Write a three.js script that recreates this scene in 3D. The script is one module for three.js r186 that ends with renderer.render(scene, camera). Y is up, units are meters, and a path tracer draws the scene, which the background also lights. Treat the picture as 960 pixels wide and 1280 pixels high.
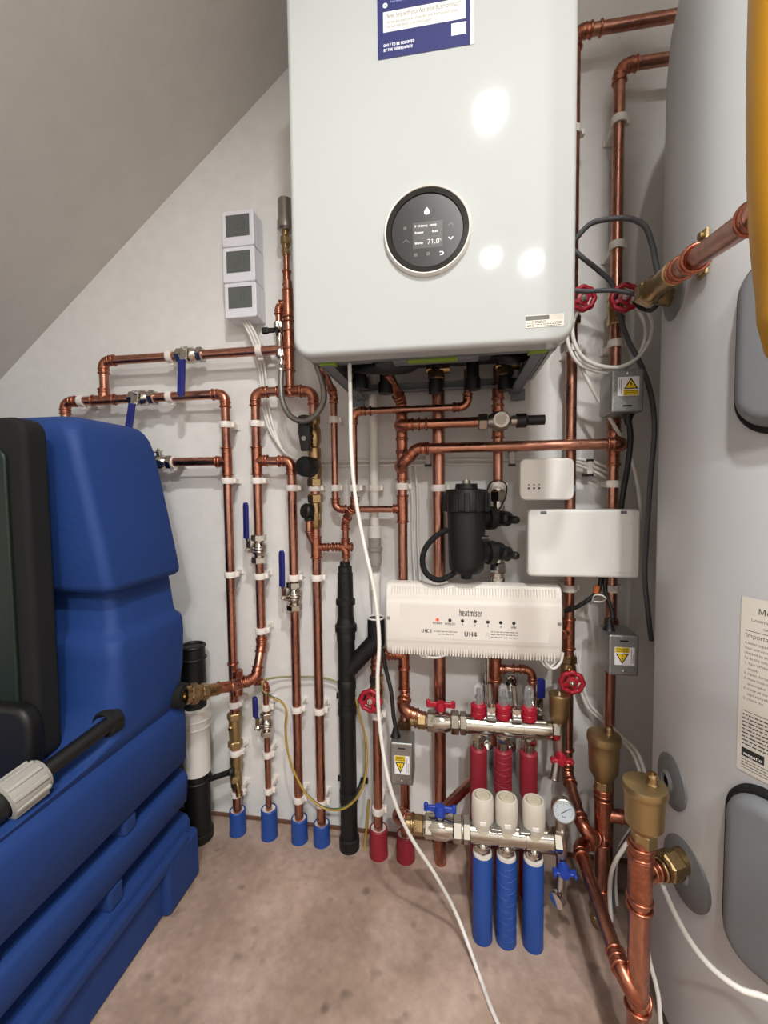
import * as THREE from 'three';
import { RoundedBoxGeometry } from 'three/addons/geometries/RoundedBoxGeometry.js';
import { mergeGeometries, toCreasedNormals } from 'three/addons/utils/BufferGeometryUtils.js';

// ---------------------------------------------------------------- camera, light, exposure
const scene = new THREE.Scene();
scene.background = new THREE.Color(0x0b0b0b);
const camera = new THREE.PerspectiveCamera(99.3983, 0.75, 0.02, 20);
camera.position.set(0, 0.8877, 1.0624);
camera.rotation.set(-0.0516, 0.1598, -0.0113, 'YXZ');
const renderer = new THREE.WebGLRenderer({ antialias: true });
renderer.toneMapping = THREE.LinearToneMapping;
renderer.toneMappingExposure = 0.87;
renderer.shadowMap.enabled = true;

const CEILING = 2.15;
const LAMP_SPOTS = [[0.121, 1.2, 6.5], [0.428, 2.22, 9.5], [0.2, 2.12, 3.5]];   // x, z, candela of the recessed ceiling spotlights

// ---------------------------------------------------------------- helpers
const V = a => a.isVector3 ? a.clone() : new THREE.Vector3(a[0], a[1], a[2]);
const UP = new THREE.Vector3(0, 1, 0), EX = new THREE.Vector3(1, 0, 0), EZ = new THREE.Vector3(0, 0, 1);
let seed = 7;
const rnd = () => { seed = (seed * 16807) % 2147483647; return seed / 2147483647; };
const taken = {};
function numbered(n) { const k = taken[n] = (taken[n] ?? -1) + 1; return k ? `${n}_${String(k).padStart(3, '0')}` : n; }
const creased = (g, a) => { g.scale(1000, 1000, 1000); const h = toCreasedNormals(g, a); h.scale(0.001, 0.001, 0.001); return h; };   // at millimetre size, so that small parts keep their own normals
function orient(g, p, dir) { const q = new THREE.Quaternion().setFromUnitVectors(UP, V(dir).normalize()); g.applyQuaternion(q); const v = V(p); g.translate(v.x, v.y, v.z); return g; }
function scaleUV(g, su, sv) { const uv = g.attributes.uv; for (let i = 0; i < uv.count; i++) uv.setXY(i, uv.getX(i) * su, uv.getY(i) * sv); return g; }
function cyl(a, b, r, seg = 20, r2 = r) { a = V(a); b = V(b); const d = b.clone().sub(a), L = d.length(); const g = new THREE.CylinderGeometry(r2, r, L, seg, 1); scaleUV(g, 6.283 * r, L); return orient(g, a.clone().add(b).multiplyScalar(0.5), d); }
function ring(p, dir, R, t, seg = 24) { const g = new THREE.TorusGeometry(R, t, 8, seg); g.rotateX(Math.PI / 2); return orient(g, p, dir); }
function lathe(prof, p, dir, seg = 24) { const g = new THREE.LatheGeometry(prof.map(q => new THREE.Vector2(Math.max(q[0], 1e-5), q[1])), seg); scaleUV(g, 0.1, 0.1); return orient(creased(g, 0.6), p, dir); }
function hex(p, dir, r, len, n = 6) { const c = len * 0.12; const g = new THREE.LatheGeometry([[0.0001, 0], [r * 0.9, 0], [r, c], [r, len - c], [r * 0.9, len], [0.0001, len]].map(q => new THREE.Vector2(...q)), n); return orient(creased(g, 0.3), p, dir); }
function rbox(c, s, r = 0.003, seg = 2) { const g = new RoundedBoxGeometry(s[0], s[1], s[2], seg, Math.min(r, s[0] / 2.01, s[1] / 2.01, s[2] / 2.01)); const v = V(c); g.translate(v.x, v.y, v.z); return g; }
function curve(pts, r, seg, rad = 10) { const c = new THREE.CatmullRomCurve3(pts.map(V), false, 'centripetal'); const n = seg || pts.length * 8; const g = new THREE.TubeGeometry(c, n, r, rad, false); scaleUV(g, c.getLength(), 6.283 * r); return g; }
function ball(p, r, sx = 1, sy = 1, sz = 1) { const g = new THREE.SphereGeometry(r, 20, 14); g.scale(sx, sy, sz); const v = V(p); g.translate(v.x, v.y, v.z); return g; }
function frame(p, dir, out) {   // matrix whose y axis is dir and whose z axis leans to out
  const y = V(dir).normalize(), x = y.clone().cross(V(out)).normalize(), z = x.clone().cross(y);
  return new THREE.Matrix4().makeBasis(x, y, z).setPosition(V(p));
}
function join(gs) {
  gs = (Array.isArray(gs) ? gs : [gs]).map(g => { const h = g.index ? g.toNonIndexed() : g; for (const k of Object.keys(h.attributes)) if (!['position', 'normal', 'uv'].includes(k)) h.deleteAttribute(k); return h; });
  return gs.length > 1 ? mergeGeometries(gs) : gs[0];
}
const roots = [];
function thing(name, label, category, group) {
  const o = new THREE.Group(); o.name = numbered(name); o.userData = { label, category };
  if (group) o.userData.group = group;
  scene.add(o); roots.push(o); return o;
}
function part(parent, name, gs, mat, label) {
  const m = new THREE.Mesh(join(gs), mat); m.name = name; m.castShadow = m.receiveShadow = true;
  if (label) m.userData.label = label;
  parent.add(m); return m;
}
function single(name, label, category, gs, mat, group) {   // a thing that is one mesh
  const m = new THREE.Mesh(join(gs), mat); m.name = numbered(name); m.castShadow = m.receiveShadow = true;
  m.userData = { label, category }; if (group) m.userData.group = group;
  scene.add(m); roots.push(m); return m;
}
function struct(name, gs, mat) { const m = new THREE.Mesh(join(gs), mat); m.name = name; m.castShadow = m.receiveShadow = true; m.userData = { kind: 'structure' }; scene.add(m); return m; }
function settle() {   // put every thing's origin at the middle of its base
  for (const r of roots) {
    r.updateMatrixWorld(true);
    const b = new THREE.Box3().setFromObject(r), c = new THREE.Vector3((b.min.x + b.max.x) / 2, b.min.y, (b.min.z + b.max.z) / 2);
    if (r.isMesh) r.geometry.translate(-c.x, -c.y, -c.z); else for (const k of r.children) k.position.sub(c);
    r.position.copy(c);
  }
}

// ---------------------------------------------------------------- materials
function noiseTexture(n, fn, srgb) {
  const d = new Uint8Array(n * n * 4);
  for (let j = 0; j < n; j++) for (let i = 0; i < n; i++) { const c = fn(i / n, j / n); const k = (j * n + i) * 4; for (let q = 0; q < 3; q++) d[k + q] = Math.max(0, Math.min(255, c[q])); d[k + 3] = 255; }
  const t = new THREE.DataTexture(d, n, n); t.wrapS = t.wrapT = THREE.RepeatWrapping; t.magFilter = THREE.LinearFilter; t.minFilter = THREE.LinearMipmapLinearFilter; t.generateMipmaps = true;
  if (srgb) t.colorSpace = THREE.SRGBColorSpace; t.needsUpdate = true; return t;
}
const lattice = new Float32Array(65536); for (let i = 0; i < 65536; i++) lattice[i] = rnd();
function vnoise(u, v, f) {   // tiling value noise, f cells a side
  const x = u * f, y = v * f, i = Math.floor(x), j = Math.floor(y), a = x - i, b = y - j, s = a * a * (3 - 2 * a), t = b * b * (3 - 2 * b);
  const L = (p, q) => lattice[(((p % f) + f) % f) * 251 + (((q % f) + f) % f) * 17 + f * 91 & 65535];
  return (L(i, j) * (1 - s) + L(i + 1, j) * s) * (1 - t) + (L(i, j + 1) * (1 - s) + L(i + 1, j + 1) * s) * t;
}
const fbm = (u, v, f, o = 4) => { let a = 0, w = 0.5, s = 0; for (let k = 0; k < o; k++) { a += w * vnoise(u, v, f << k); s += w; w *= 0.5; } return a / s; };
const rep = (t, x, y) => { const c = t.clone(); c.repeat.set(x, y ?? x); c.needsUpdate = true; return c; };

const plasterBump = noiseTexture(256, (u, v) => { const h = 90 + 90 * fbm(u, v, 24, 3) + 60 * (fbm(u, v, 6, 2) - 0.5); return [h, h, h]; });
const wallMap = noiseTexture(512, (u, v) => { const s = 0.975 + 0.05 * (fbm(u, v, 3, 5) - 0.5) + 0.03 * (fbm(u, v, 64, 2) - 0.5); return [234 * s, 232.5 * s, 229 * s]; }, true);
const floorMap = noiseTexture(1024, (u, v) => {
  const a = fbm(u, v, 3, 5), b = fbm(u, v, 9, 4), c = fbm(u, v, 90, 3), e = fbm(v, u, 40, 2);
  const s = 0.92 + 0.36 * (a - 0.5) + 0.2 * (b - 0.5) + 0.16 * (c - 0.5) - (e > 0.72 ? (e - 0.72) * 0.9 : 0), w = Math.max(0, Math.min(1, (b - 0.45) * 4));
  return [(172 + 10 * w) * s, (147 + 11 * w) * s, (130 + 14 * w) * s];
}, true);
const copperMap = noiseTexture(256, (u, v) => { const a = fbm(u, v, 4, 4), b = fbm(u, v, 32, 2), s = 0.86 + 0.4 * (a - 0.5) + 0.16 * (b - 0.5); return [206 * s, 143 * s + 6 * a, 121 * s + 8 * (1 - a)]; }, true);
const copperRough = noiseTexture(256, (u, v) => { const a = fbm(u, v, 6, 4), r = 60 + 70 * a; return [0, r, 255]; });
const smudge = noiseTexture(256, (u, v) => { const r = 180 + 70 * fbm(u, v, 5, 4); return [r, r, r]; });
const peel = noiseTexture(256, (u, v) => { const h = 255 * fbm(u, v, 40, 2); return [h, h, h]; });
const brushed = noiseTexture(256, (u, v) => { const s = 0.9 + 0.2 * (vnoise(u, v, 64) - 0.5) + 0.2 * (fbm(u, v, 6, 3) - 0.5); return [s * 255, s * 255, s * 255]; }, true);

const std = (color, roughness = 0.5, metalness = 0, extra = {}) => new THREE.MeshStandardMaterial({ color, roughness, metalness, ...extra });
const phys = (color, roughness, metalness, extra) => new THREE.MeshPhysicalMaterial({ color, roughness, metalness, ...extra });
const M = {
  wall: std(0xffffff, 0.9, 0, { map: rep(wallMap, 0.7), bumpMap: rep(plasterBump, 5), bumpScale: 0.0006 }),
  ceiling: std(0xeeece8, 0.95, 0, { map: rep(wallMap, 0.5), bumpMap: rep(plasterBump, 6), bumpScale: 0.0008 }),
  floor: std(0xffffff, 0.88, 0, { map: rep(floorMap, 0.9), bumpMap: rep(plasterBump, 7), bumpScale: 0.0012 }),
  joint: std(0x6f4c3a, 0.9),
  copper: std(0xffffff, 0.8, 1, { map: rep(copperMap, 6, 3), roughnessMap: rep(copperRough, 6, 3), metalnessMap: rep(copperRough, 6, 3) }),
  fitting: std(0xf8e2d6, 0.85, 1, { map: rep(copperMap, 9, 9), roughnessMap: rep(copperRough, 9, 9) }),
  brass: std(0xaa9068, 0.34, 1, { roughnessMap: rep(smudge, 6) }),
  dullBrass: std(0xb09a70, 0.5, 1, { roughnessMap: rep(smudge, 20), bumpMap: rep(peel, 12), bumpScale: 0.0001 }),
  nickel: std(0xc6c1b6, 0.15, 1, { roughnessMap: rep(smudge, 8) }),
  brushedSteel: std(0xb4ada2, 0.4, 1, { roughnessMap: rep(smudge, 20) }),
  zinc: std(0xbcbdba, 0.42, 0.85, { map: rep(brushed, 5), roughnessMap: rep(smudge, 6) }),
  chrome: std(0xe8e6e0, 0.1, 1),
  clip: std(0xe9e2da, 0.55),
  whitePlastic: std(0xece9e2, 0.45),
  coolPlastic: std(0xe4e4ea, 0.4),
  unitPlastic: std(0xebe5dc, 0.42),
  boxWhite: std(0xe9e8e3, 0.4),
  enamel: phys(0xbcc0be, 0.9, 0, { specularIntensity: 0.25, clearcoat: 0.6, clearcoatRoughness: 0.05, bumpMap: rep(peel, 3), bumpScale: 0.00003 }),
  casingGrey: std(0x6f7478, 0.5),
  darkGrey: std(0x3b3f42, 0.55),
  black: std(0x131313, 0.42),
  blackMatt: std(0x0d0d0d, 0.5),
  gloss: phys(0x050506, 0.12, 0, { clearcoat: 1, clearcoatRoughness: 0.05 }),
  dial: std(0x2c2a28, 0.35),
  green: std(0x7d9a2c, 0.5),
  blueGrip: std(0x1b2374, 0.4),
  blueTap: std(0x1f3fa0, 0.4),
  redTap: std(0xa3122a, 0.38),
  redSleeve: std(0x8f2230, 0.6, 0, { roughnessMap: rep(smudge, 4) }),
  blueSleeve: std(0x1e4894, 0.55, 0, { roughnessMap: rep(smudge, 4) }),
  tank: std(0x123878, 0.85, 0, { bumpMap: rep(peel, 3), bumpScale: 0.0005, roughnessMap: rep(smudge, 2) }),
  rubber: std(0x050505, 0.85),
  darkGreen: std(0x06190d, 0.5),
  pvcGrey: std(0xa3a098, 0.5),
  pvcWhite: std(0xe3dfd8, 0.45),
  foam: std(0xd8d2cc, 0.8),
  cableWhite: std(0xe8e5de, 0.5),
  cableGrey: std(0x505054, 0.55),
  cableBlack: std(0x161616, 0.5),
  earthYellow: std(0xb08f3c, 0.5), earthGreen: std(0x4a5c3c, 0.5), earthOlive: std(0x8b8858, 0.5),
  hose: std(0x97938b, 0.42, 0.7, { map: rep(brushed, 60, 60) }),
  clear: phys(0xffffff, 0.08, 0, { transmission: 0.85, thickness: 0, ior: 1.45 }), frosted: phys(0xb5b0a8, 0.3, 0, { transmission: 0.35, thickness: 0, ior: 1.45 }),
  cylinder: std(0xc9cacb, 0.42, 0.1, { bumpMap: rep(peel, 3), bumpScale: 0.0001 }),
  cover: std(0x76797c, 0.45), lcd: std(0x5c5f5c, 0.35),
  yellow: std(0xb98300, 0.5),
  cream: std(0xd2cbbd, 0.42), creamCap: std(0xc9bfa9, 0.45),
  flange: std(0x77797a, 0.5, 0.35),
  amber: std(0xb4622e, 0.5),
};
function print(w, h, px, draw, rough = 0.7) {   // a flat print: w x h metres, canvas px wide
  const c = document.createElement('canvas'); c.width = px; c.height = Math.round(px * h / w);
  const g = c.getContext('2d'); draw(g, c.width, c.height);
  const t = new THREE.CanvasTexture(c); t.colorSpace = THREE.SRGBColorSpace; t.magFilter = THREE.LinearFilter;
  return std(0xffffff, rough, 0, { map: t });
}
function sheet(c, w, h, n = EZ) { const g = new THREE.PlaneGeometry(w, h); g.applyQuaternion(new THREE.Quaternion().setFromUnitVectors(EZ, V(n).normalize())); const v = V(c); g.translate(v.x, v.y, v.z); return g; }
function scribble(g, x, y, w, s) { g.fillRect(x, y, 0, 0); let q = x; while (q < x + w) { const l = s * (0.6 + 2.2 * rnd()); g.fillRect(q, y, Math.min(l, x + w - q), s * 0.55); q += l + s * 0.45; } }
function roundRect(w, h, r) { const s = new THREE.Shape(), x = -w / 2, y = -h / 2; s.moveTo(x + r, y); s.lineTo(x + w - r, y); s.quadraticCurveTo(x + w, y, x + w, y + r); s.lineTo(x + w, y + h - r); s.quadraticCurveTo(x + w, y + h, x + w - r, y + h); s.lineTo(x + r, y + h); s.quadraticCurveTo(x, y + h, x, y + h - r); s.lineTo(x, y + r); s.quadraticCurveTo(x, y, x + r, y); return s; }
function slab(c, w, h, d, r, bevel = 0.003) { const g = new THREE.ExtrudeGeometry(roundRect(w - 2 * bevel, h - 2 * bevel, Math.max(r - bevel, 0.001)), { depth: d - 2 * bevel, bevelEnabled: true, bevelThickness: bevel, bevelSize: bevel, bevelSegments: 6, curveSegments: 10 }); const v = V(c); g.translate(v.x, v.y, v.z - d / 2 + bevel); return creased(g, 0.05); }

// ---------------------------------------------------------------- the room
{
  const box = (x0, x1, y0, y1, z0, z1) => { const g = new THREE.BoxGeometry(x1 - x0, y1 - y0, z1 - z0); g.translate((x0 + x1) / 2, (y0 + y1) / 2, (z0 + z1) / 2);
    const p = g.attributes.position, n = g.attributes.normal, uv = g.attributes.uv; for (let i = 0; i < p.count; i++) { const ax = Math.abs(n.getX(i)), ay = Math.abs(n.getY(i)); uv.setXY(i, ax > 0.5 ? p.getZ(i) : p.getX(i), ay > 0.5 ? p.getZ(i) : p.getY(i)); } return g; };
  struct('floor', box(-1.6, 1.2, -0.1, 0, -0.1, 3.3), M.floor);
  struct('wall_back', box(-1.6, 1.2, 0, 2.3, -0.1, 0), M.wall);
  struct('wall_right', box(1.05, 1.2, 0, 2.3, 0, 3.2), M.wall);
  struct('wall_left', box(-1.6, -1.45, 0, 1.1, 0, 3.2), M.wall);
  struct('wall_front', box(-1.6, 1.2, 0, 2.3, 3.2, 3.3), M.wall);
  // the slope rises 0.8 m a metre from the low wall on the left to the flat ceiling
  const xa = -1.6, ya = 1.211 + (-1.6 + 1.271) * 0.805, xb = -1.271 + (CEILING - 1.211) / 0.805;
  const s = new THREE.Shape(); s.moveTo(xa, ya); s.lineTo(xb, CEILING); s.lineTo(xb, CEILING + 0.15); s.lineTo(xa, ya + 0.2); s.closePath();
  struct('ceiling_slope', new THREE.ExtrudeGeometry(s, { depth: 3.3, bevelEnabled: false }), M.ceiling);
  struct('ceiling', box(xb, 1.2, CEILING, CEILING + 0.15, -0.1, 3.3), M.ceiling);
  struct('trim_1', box(-1.45, 1.05, 0, 0.008, 0, 0.006), M.joint);
}
LAMP_SPOTS.forEach(([x, z, cd], i) => {
  const t = thing('ceiling_spotlight', `round white recessed ceiling spotlight ${['over the front of the boiler', 'nearest the wall on the cylinder side', 'between the other two spotlights'][i]}`, 'lamp', 'recessed ceiling spotlights');
  const y = CEILING;
  part(t, 'bezel', lathe([[0.0425, -0.002], [0.043, -0.006], [0.055, -0.005], [0.058, 0.0], [0.043, 0.0]], [x, y, z], UP), M.whitePlastic);
  part(t, 'bulb', lathe([[0.0001, -0.004], [0.042, -0.003], [0.042, 0], [0.0001, 0]], [x, y, z], UP), new THREE.MeshStandardMaterial({ color: 0xffffff, emissive: 0xfbfaf8, emissiveIntensity: cd * 1.8 }));
  const l = new THREE.SpotLight(0xfbfaf8, cd, 0, 1.5, 0.52, 2); l.position.set(x, y - 0.02, z); l.target.position.set(x, 0, z); l.castShadow = true; l.shadow.radius = 2; l.shadow.mapSize.set(2048, 2048); l.name = 'spotlight_beam';
  scene.add(l, l.target);
});

// ---------------------------------------------------------------- boiler
{
  const t = thing('wall_boiler', 'large glossy white gas boiler with round black control dial hung on the wall', 'boiler');
  const x0 = -0.262, x1 = 0.18, y0 = 1.107, y1 = 1.887, cx = (x0 + x1) / 2, cy = (y0 + y1) / 2, F = 0.365;
  const casing = [slab([cx, cy, F - 0.0225], x1 - x0, y1 - y0, 0.045, 0.034, 0.009)];
  for (const [x, s] of [[x0 + 0.005, 1], [x1 - 0.005, -1]]) casing.push(rbox([x, cy + 0.008, 0.18], [0.008, y1 - y0 - 0.036, 0.33], 0.002));
  casing.push(rbox([cx, y1 - 0.006, 0.18], [x1 - x0 - 0.03, 0.008, 0.33], 0.002), rbox([cx, cy + 0.05, 0.02], [x1 - x0 - 0.02, y1 - y0 - 0.16, 0.03], 0.003));
  part(t, 'casing', casing, M.enamel);
  part(t, 'underside_plate', rbox([cx, y0 + 0.07, 0.17], [x1 - x0 - 0.016, 0.006, 0.31], 0.002), M.darkGrey);
  const lip = [rbox([cx, y0 + 0.012, F - 0.056], [x1 - x0 - 0.03, 0.016, 0.022], 0.003), rbox([cx + 0.01, y0 + 0.012, F - 0.08], [0.15, 0.02, 0.03], 0.006), rbox([cx - 0.15, y0 + 0.018, F - 0.08], [0.1, 0.018, 0.03], 0.006), rbox([cx + 0.14, y0 + 0.02, F - 0.08], [0.11, 0.016, 0.03], 0.006)];
  part(t, 'front_rail', lip, M.casingGrey);
  for (const x of [x0 + 0.045, x1 - 0.045]) part(t, 'latch', rbox([x, y0 + 0.004, F - 0.053], [0.03, 0.012, 0.016], 0.002), M.green, 'green plastic latch');
  part(t, 'latch', rbox([cx + 0.005, y0 + 0.002, F - 0.07], [0.085, 0.005, 0.012], 0.001), M.green, 'thin green plastic strip');
  for (const x of [x0 + 0.034, x1 - 0.034]) part(t, 'side_rail', [rbox([x, y0 + 0.02, 0.165], [0.004, 0.05, 0.3], 0.001), rbox([x + (x < cx ? 0.01 : -0.01), y0 - 0.002, 0.165], [0.022, 0.003, 0.3], 0.001), rbox([x, y0 - 0.006, 0.02], [0.03, 0.026, 0.006], 0.001)], M.casingGrey);
  part(t, 'cross_bar', [rbox([cx, y0 + 0.002, 0.075], [x1 - x0 - 0.07, 0.004, 0.018], 0.001), rbox([cx, y0 + 0.012, 0.067], [x1 - x0 - 0.07, 0.02, 0.003], 0.001)], M.casingGrey);
  // stub connections under the plate, one above each pipe
  for (const [x, z, b] of [[-0.19, 0.17, 1], [-0.145, 0.12, 0], [-0.038, 0.1, 1], [0.04, 0.12, 0], [0.108, 0.1, 1]]) {
    const c = part(t, 'connection', [cyl([x, y0 - 0.006, z], [x, y0 + 0.07, z], 0.013), cyl([x, y0 - 0.012, z], [x, y0 + 0.012, z], 0.016)], M.black, 'black hose connection');
    if (b) part(c, 'union_nut', [hex([x, y0 + 0.018, z], UP, 0.019, 0.018), cyl([x - 0.02, y0 + 0.04, z], [x + 0.03, y0 + 0.04, z], 0.01)], M.brass, 'brass union nut');
  }
  part(t, 'hose', [curve([[-0.2, y0 + 0.03, 0.2], [-0.14, y0 + 0.012, 0.24], [-0.08, y0 + 0.02, 0.22], [-0.06, y0 + 0.06, 0.2]], 0.014), curve([[0.06, y0 + 0.05, 0.2], [0.1, y0 + 0.018, 0.23], [0.15, y0 + 0.04, 0.19]], 0.012)], M.blackMatt, 'black hose');
  part(t, 'condensate_trap', [lathe([[0.001, 0], [0.022, 0.004], [0.03, 0.02], [0.03, 0.06], [0.001, 0.06]], [-0.12, y0 + 0.005, 0.255], UP), rbox([0.02, y0 + 0.04, 0.25], [0.1, 0.05, 0.06], 0.012)], M.darkGrey);
  // round control
  const c = [[-0.0396, 1.2858, 0.365]][0], R = 0.0655;
  const dial = part(t, 'control_dial', lathe([[0.0001, 0.004], [R * 0.84, 0.004], [R * 0.85, 0.006], [R * 0.97, 0.006], [R * 0.975, 0.0]], [c[0], c[1], F], EZ, 64), M.gloss, 'glossy black dial ring');
  part(dial, 'rim', lathe([[R * 0.972, 0], [R * 0.972, 0.007], [R * 1.0, 0.008], [R * 1.03, 0.005], [R * 1.04, 0]], [c[0], c[1], F], EZ, 64), M.whitePlastic, 'white rim');
  const face = print(0.11, 0.11, 768, (g, w, h) => {
    g.fillStyle = '#1f1d1c'; g.fillRect(0, 0, w, h);
    g.fillStyle = '#4b4947'; g.fillRect(w * 0.3, h * 0.38, w * 0.42, h * 0.36);
    g.fillStyle = '#f4f4f0'; g.font = `bold ${h * 0.042}px monospace`; g.fillText('# Chimney sweep', w * 0.325, h * 0.445, w * 0.31);
    g.font = `bold ${h * 0.042}px sans-serif`; g.fillText('Power', w * 0.325, h * 0.535); g.fillText('Max', w * 0.57, h * 0.535); g.fillText('Water', w * 0.325, h * 0.68);
    g.font = `${h * 0.09}px sans-serif`; g.fillText('71.0', w * 0.5, h * 0.69); g.font = `${h * 0.04}px sans-serif`; g.fillText('°C', w * 0.665, h * 0.655);
    g.beginPath(); g.moveTo(w * 0.5, h * 0.18); g.bezierCurveTo(w * 0.56, h * 0.25, w * 0.545, h * 0.285, w * 0.5, h * 0.285); g.bezierCurveTo(w * 0.455, h * 0.285, w * 0.44, h * 0.25, w * 0.5, h * 0.18); g.fill();
    g.strokeStyle = '#f4f4f0'; g.lineWidth = h * 0.016; g.beginPath(); g.moveTo(w * 0.8, h * 0.62); g.lineTo(w * 0.832, h * 0.65); g.lineTo(w * 0.864, h * 0.62); g.stroke();
    g.beginPath(); g.arc(w * 0.705, h * 0.83, h * 0.02, -1.5, 1.5); g.lineTo(w * 0.68, h * 0.85); g.moveTo(w * 0.7, h * 0.81); g.lineTo(w * 0.675, h * 0.81); g.stroke();
    g.strokeStyle = '#6b6863'; g.lineWidth = h * 0.01; g.beginPath(); g.moveTo(w * 0.8, h * 0.46); g.lineTo(w * 0.832, h * 0.43); g.lineTo(w * 0.864, h * 0.46); g.stroke();
    g.fillStyle = '#66635f'; g.fillRect(w * 0.165, h * 0.42, w * 0.045, h * 0.045); g.fillRect(w * 0.31, h * 0.8, w * 0.05, h * 0.045); g.fillRect(w * 0.49, h * 0.8, w * 0.05, h * 0.045);
    g.beginPath(); g.moveTo(w * 0.15, h * 0.645); g.lineTo(w * 0.2, h * 0.6); g.lineTo(w * 0.25, h * 0.645); g.stroke();
  }, 0.3);
  const disc = new THREE.CircleGeometry(0.0545, 64); disc.translate(c[0], c[1], F + 0.0045);
  part(dial, 'screen_face', disc, face, 'dark grey touch screen reading 71.0 degrees');
  // stickers
  const sx0 = -0.114, sx1 = 0.0311, sy0 = 1.5503, sw = sx1 - sx0, sh = 0.2;
  part(t, 'sticker', sheet([(sx0 + sx1) / 2, sy0 + sh / 2, F + 0.0006], sw, sh), print(sw, sh, 900, (g, w, h) => {
    g.fillStyle = '#f0f0f0'; g.fillRect(0, 0, w, h); g.fillStyle = '#181f63'; g.fillRect(0, 0, w * 0.965, h);
    g.save(); g.translate(0, h - w * 0.66);   // measured up from the lower edge
    const s = w;
    g.fillStyle = '#1f479e'; g.fillRect(s * 0.2, -s, s * 0.5, s * 1.1);
    g.fillStyle = '#b9c4e6'; g.font = `${s * 0.032}px sans-serif`;
    ['Your installer should register your new boiler with the manufacturer', 'Your boiler requires commissioning before first use', 'Your boiler requires an annual service to validate your guarantee and', 'get the most out of your new product from your installer', 'Your boiler must be serviced annually to validate your guarantee'].forEach((l, i) => g.fillText(l, s * 0.14, s * (-0.12 + i * 0.062 + (i > 2 ? -0.02 : 0)), s * 0.78));
    g.fillStyle = '#ffffff'; for (let i = 0; i < 4; i++) { g.beginPath(); g.arc(s * 0.085, s * (-0.13 + i * 0.085), s * 0.026, 0, 7); g.fill(); }
    g.fillStyle = '#20297a'; g.font = `bold ${s * 0.035}px sans-serif`; for (let i = 0; i < 4; i++) g.fillText(['2', '3', 'i', 'x'][i], s * 0.075, s * (-0.118 + i * 0.085));
    g.fillStyle = '#efece4'; g.fillRect(s * 0.062, s * 0.19, s * 0.86, s * 0.205);
    g.fillStyle = '#2a2a2a'; g.font = `${s * 0.062}px sans-serif`; g.fillText('Need help with your Worcester Bosch product?', s * 0.1, s * 0.258, s * 0.77);
    g.font = `${s * 0.038}px sans-serif`; g.fillText('For help and advice on any of your Worcester Bosch products simply', s * 0.1, s * 0.312, s * 0.74); g.fillText('visit worcester-bosch.co.uk/contact-support', s * 0.1, s * 0.356, s * 0.48);
    g.fillStyle = '#f2f2f0'; g.fillRect(s * 0.775, s * 0.425, s * 0.15, s * 0.12);
    g.fillStyle = '#ffffff'; g.font = `bold ${s * 0.04}px sans-serif`; g.fillText('ONLY TO BE REMOVED', s * 0.062, s * 0.54, s * 0.33); g.fillText('BY THE HOMEOWNER', s * 0.062, s * 0.588, s * 0.31);
    g.restore();
  }), 'dark blue help sticker with white text panel');
  const lx0 = 0.1079, lx1 = 0.163, ly0 = 1.1293, ly1 = 1.1476;
  part(t, 'rating_label', sheet([(lx0 + lx1) / 2, (ly0 + ly1) / 2, F + 0.0006], lx1 - lx0, ly1 - ly0), print(lx1 - lx0, ly1 - ly0, 512, (g, w, h) => {
    g.fillStyle = '#ece8da'; g.fillRect(0, 0, w, h); g.fillStyle = '#6e6c66'; g.fillRect(0, h * 0.05, w * 0.62, h * 0.36); g.fillStyle = '#45433f';
    for (let i = 0; i < 4; i++) scribble(g, w * 0.04, h * (0.48 + i * 0.13), w * (i ? 0.9 : 0.5), h * 0.1);
    g.fillStyle = '#d9d5c8'; g.fillRect(w * 0.65, h * 0.05, w * 0.33, h * 0.42);
  }), 'small silver rating label');
}

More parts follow.
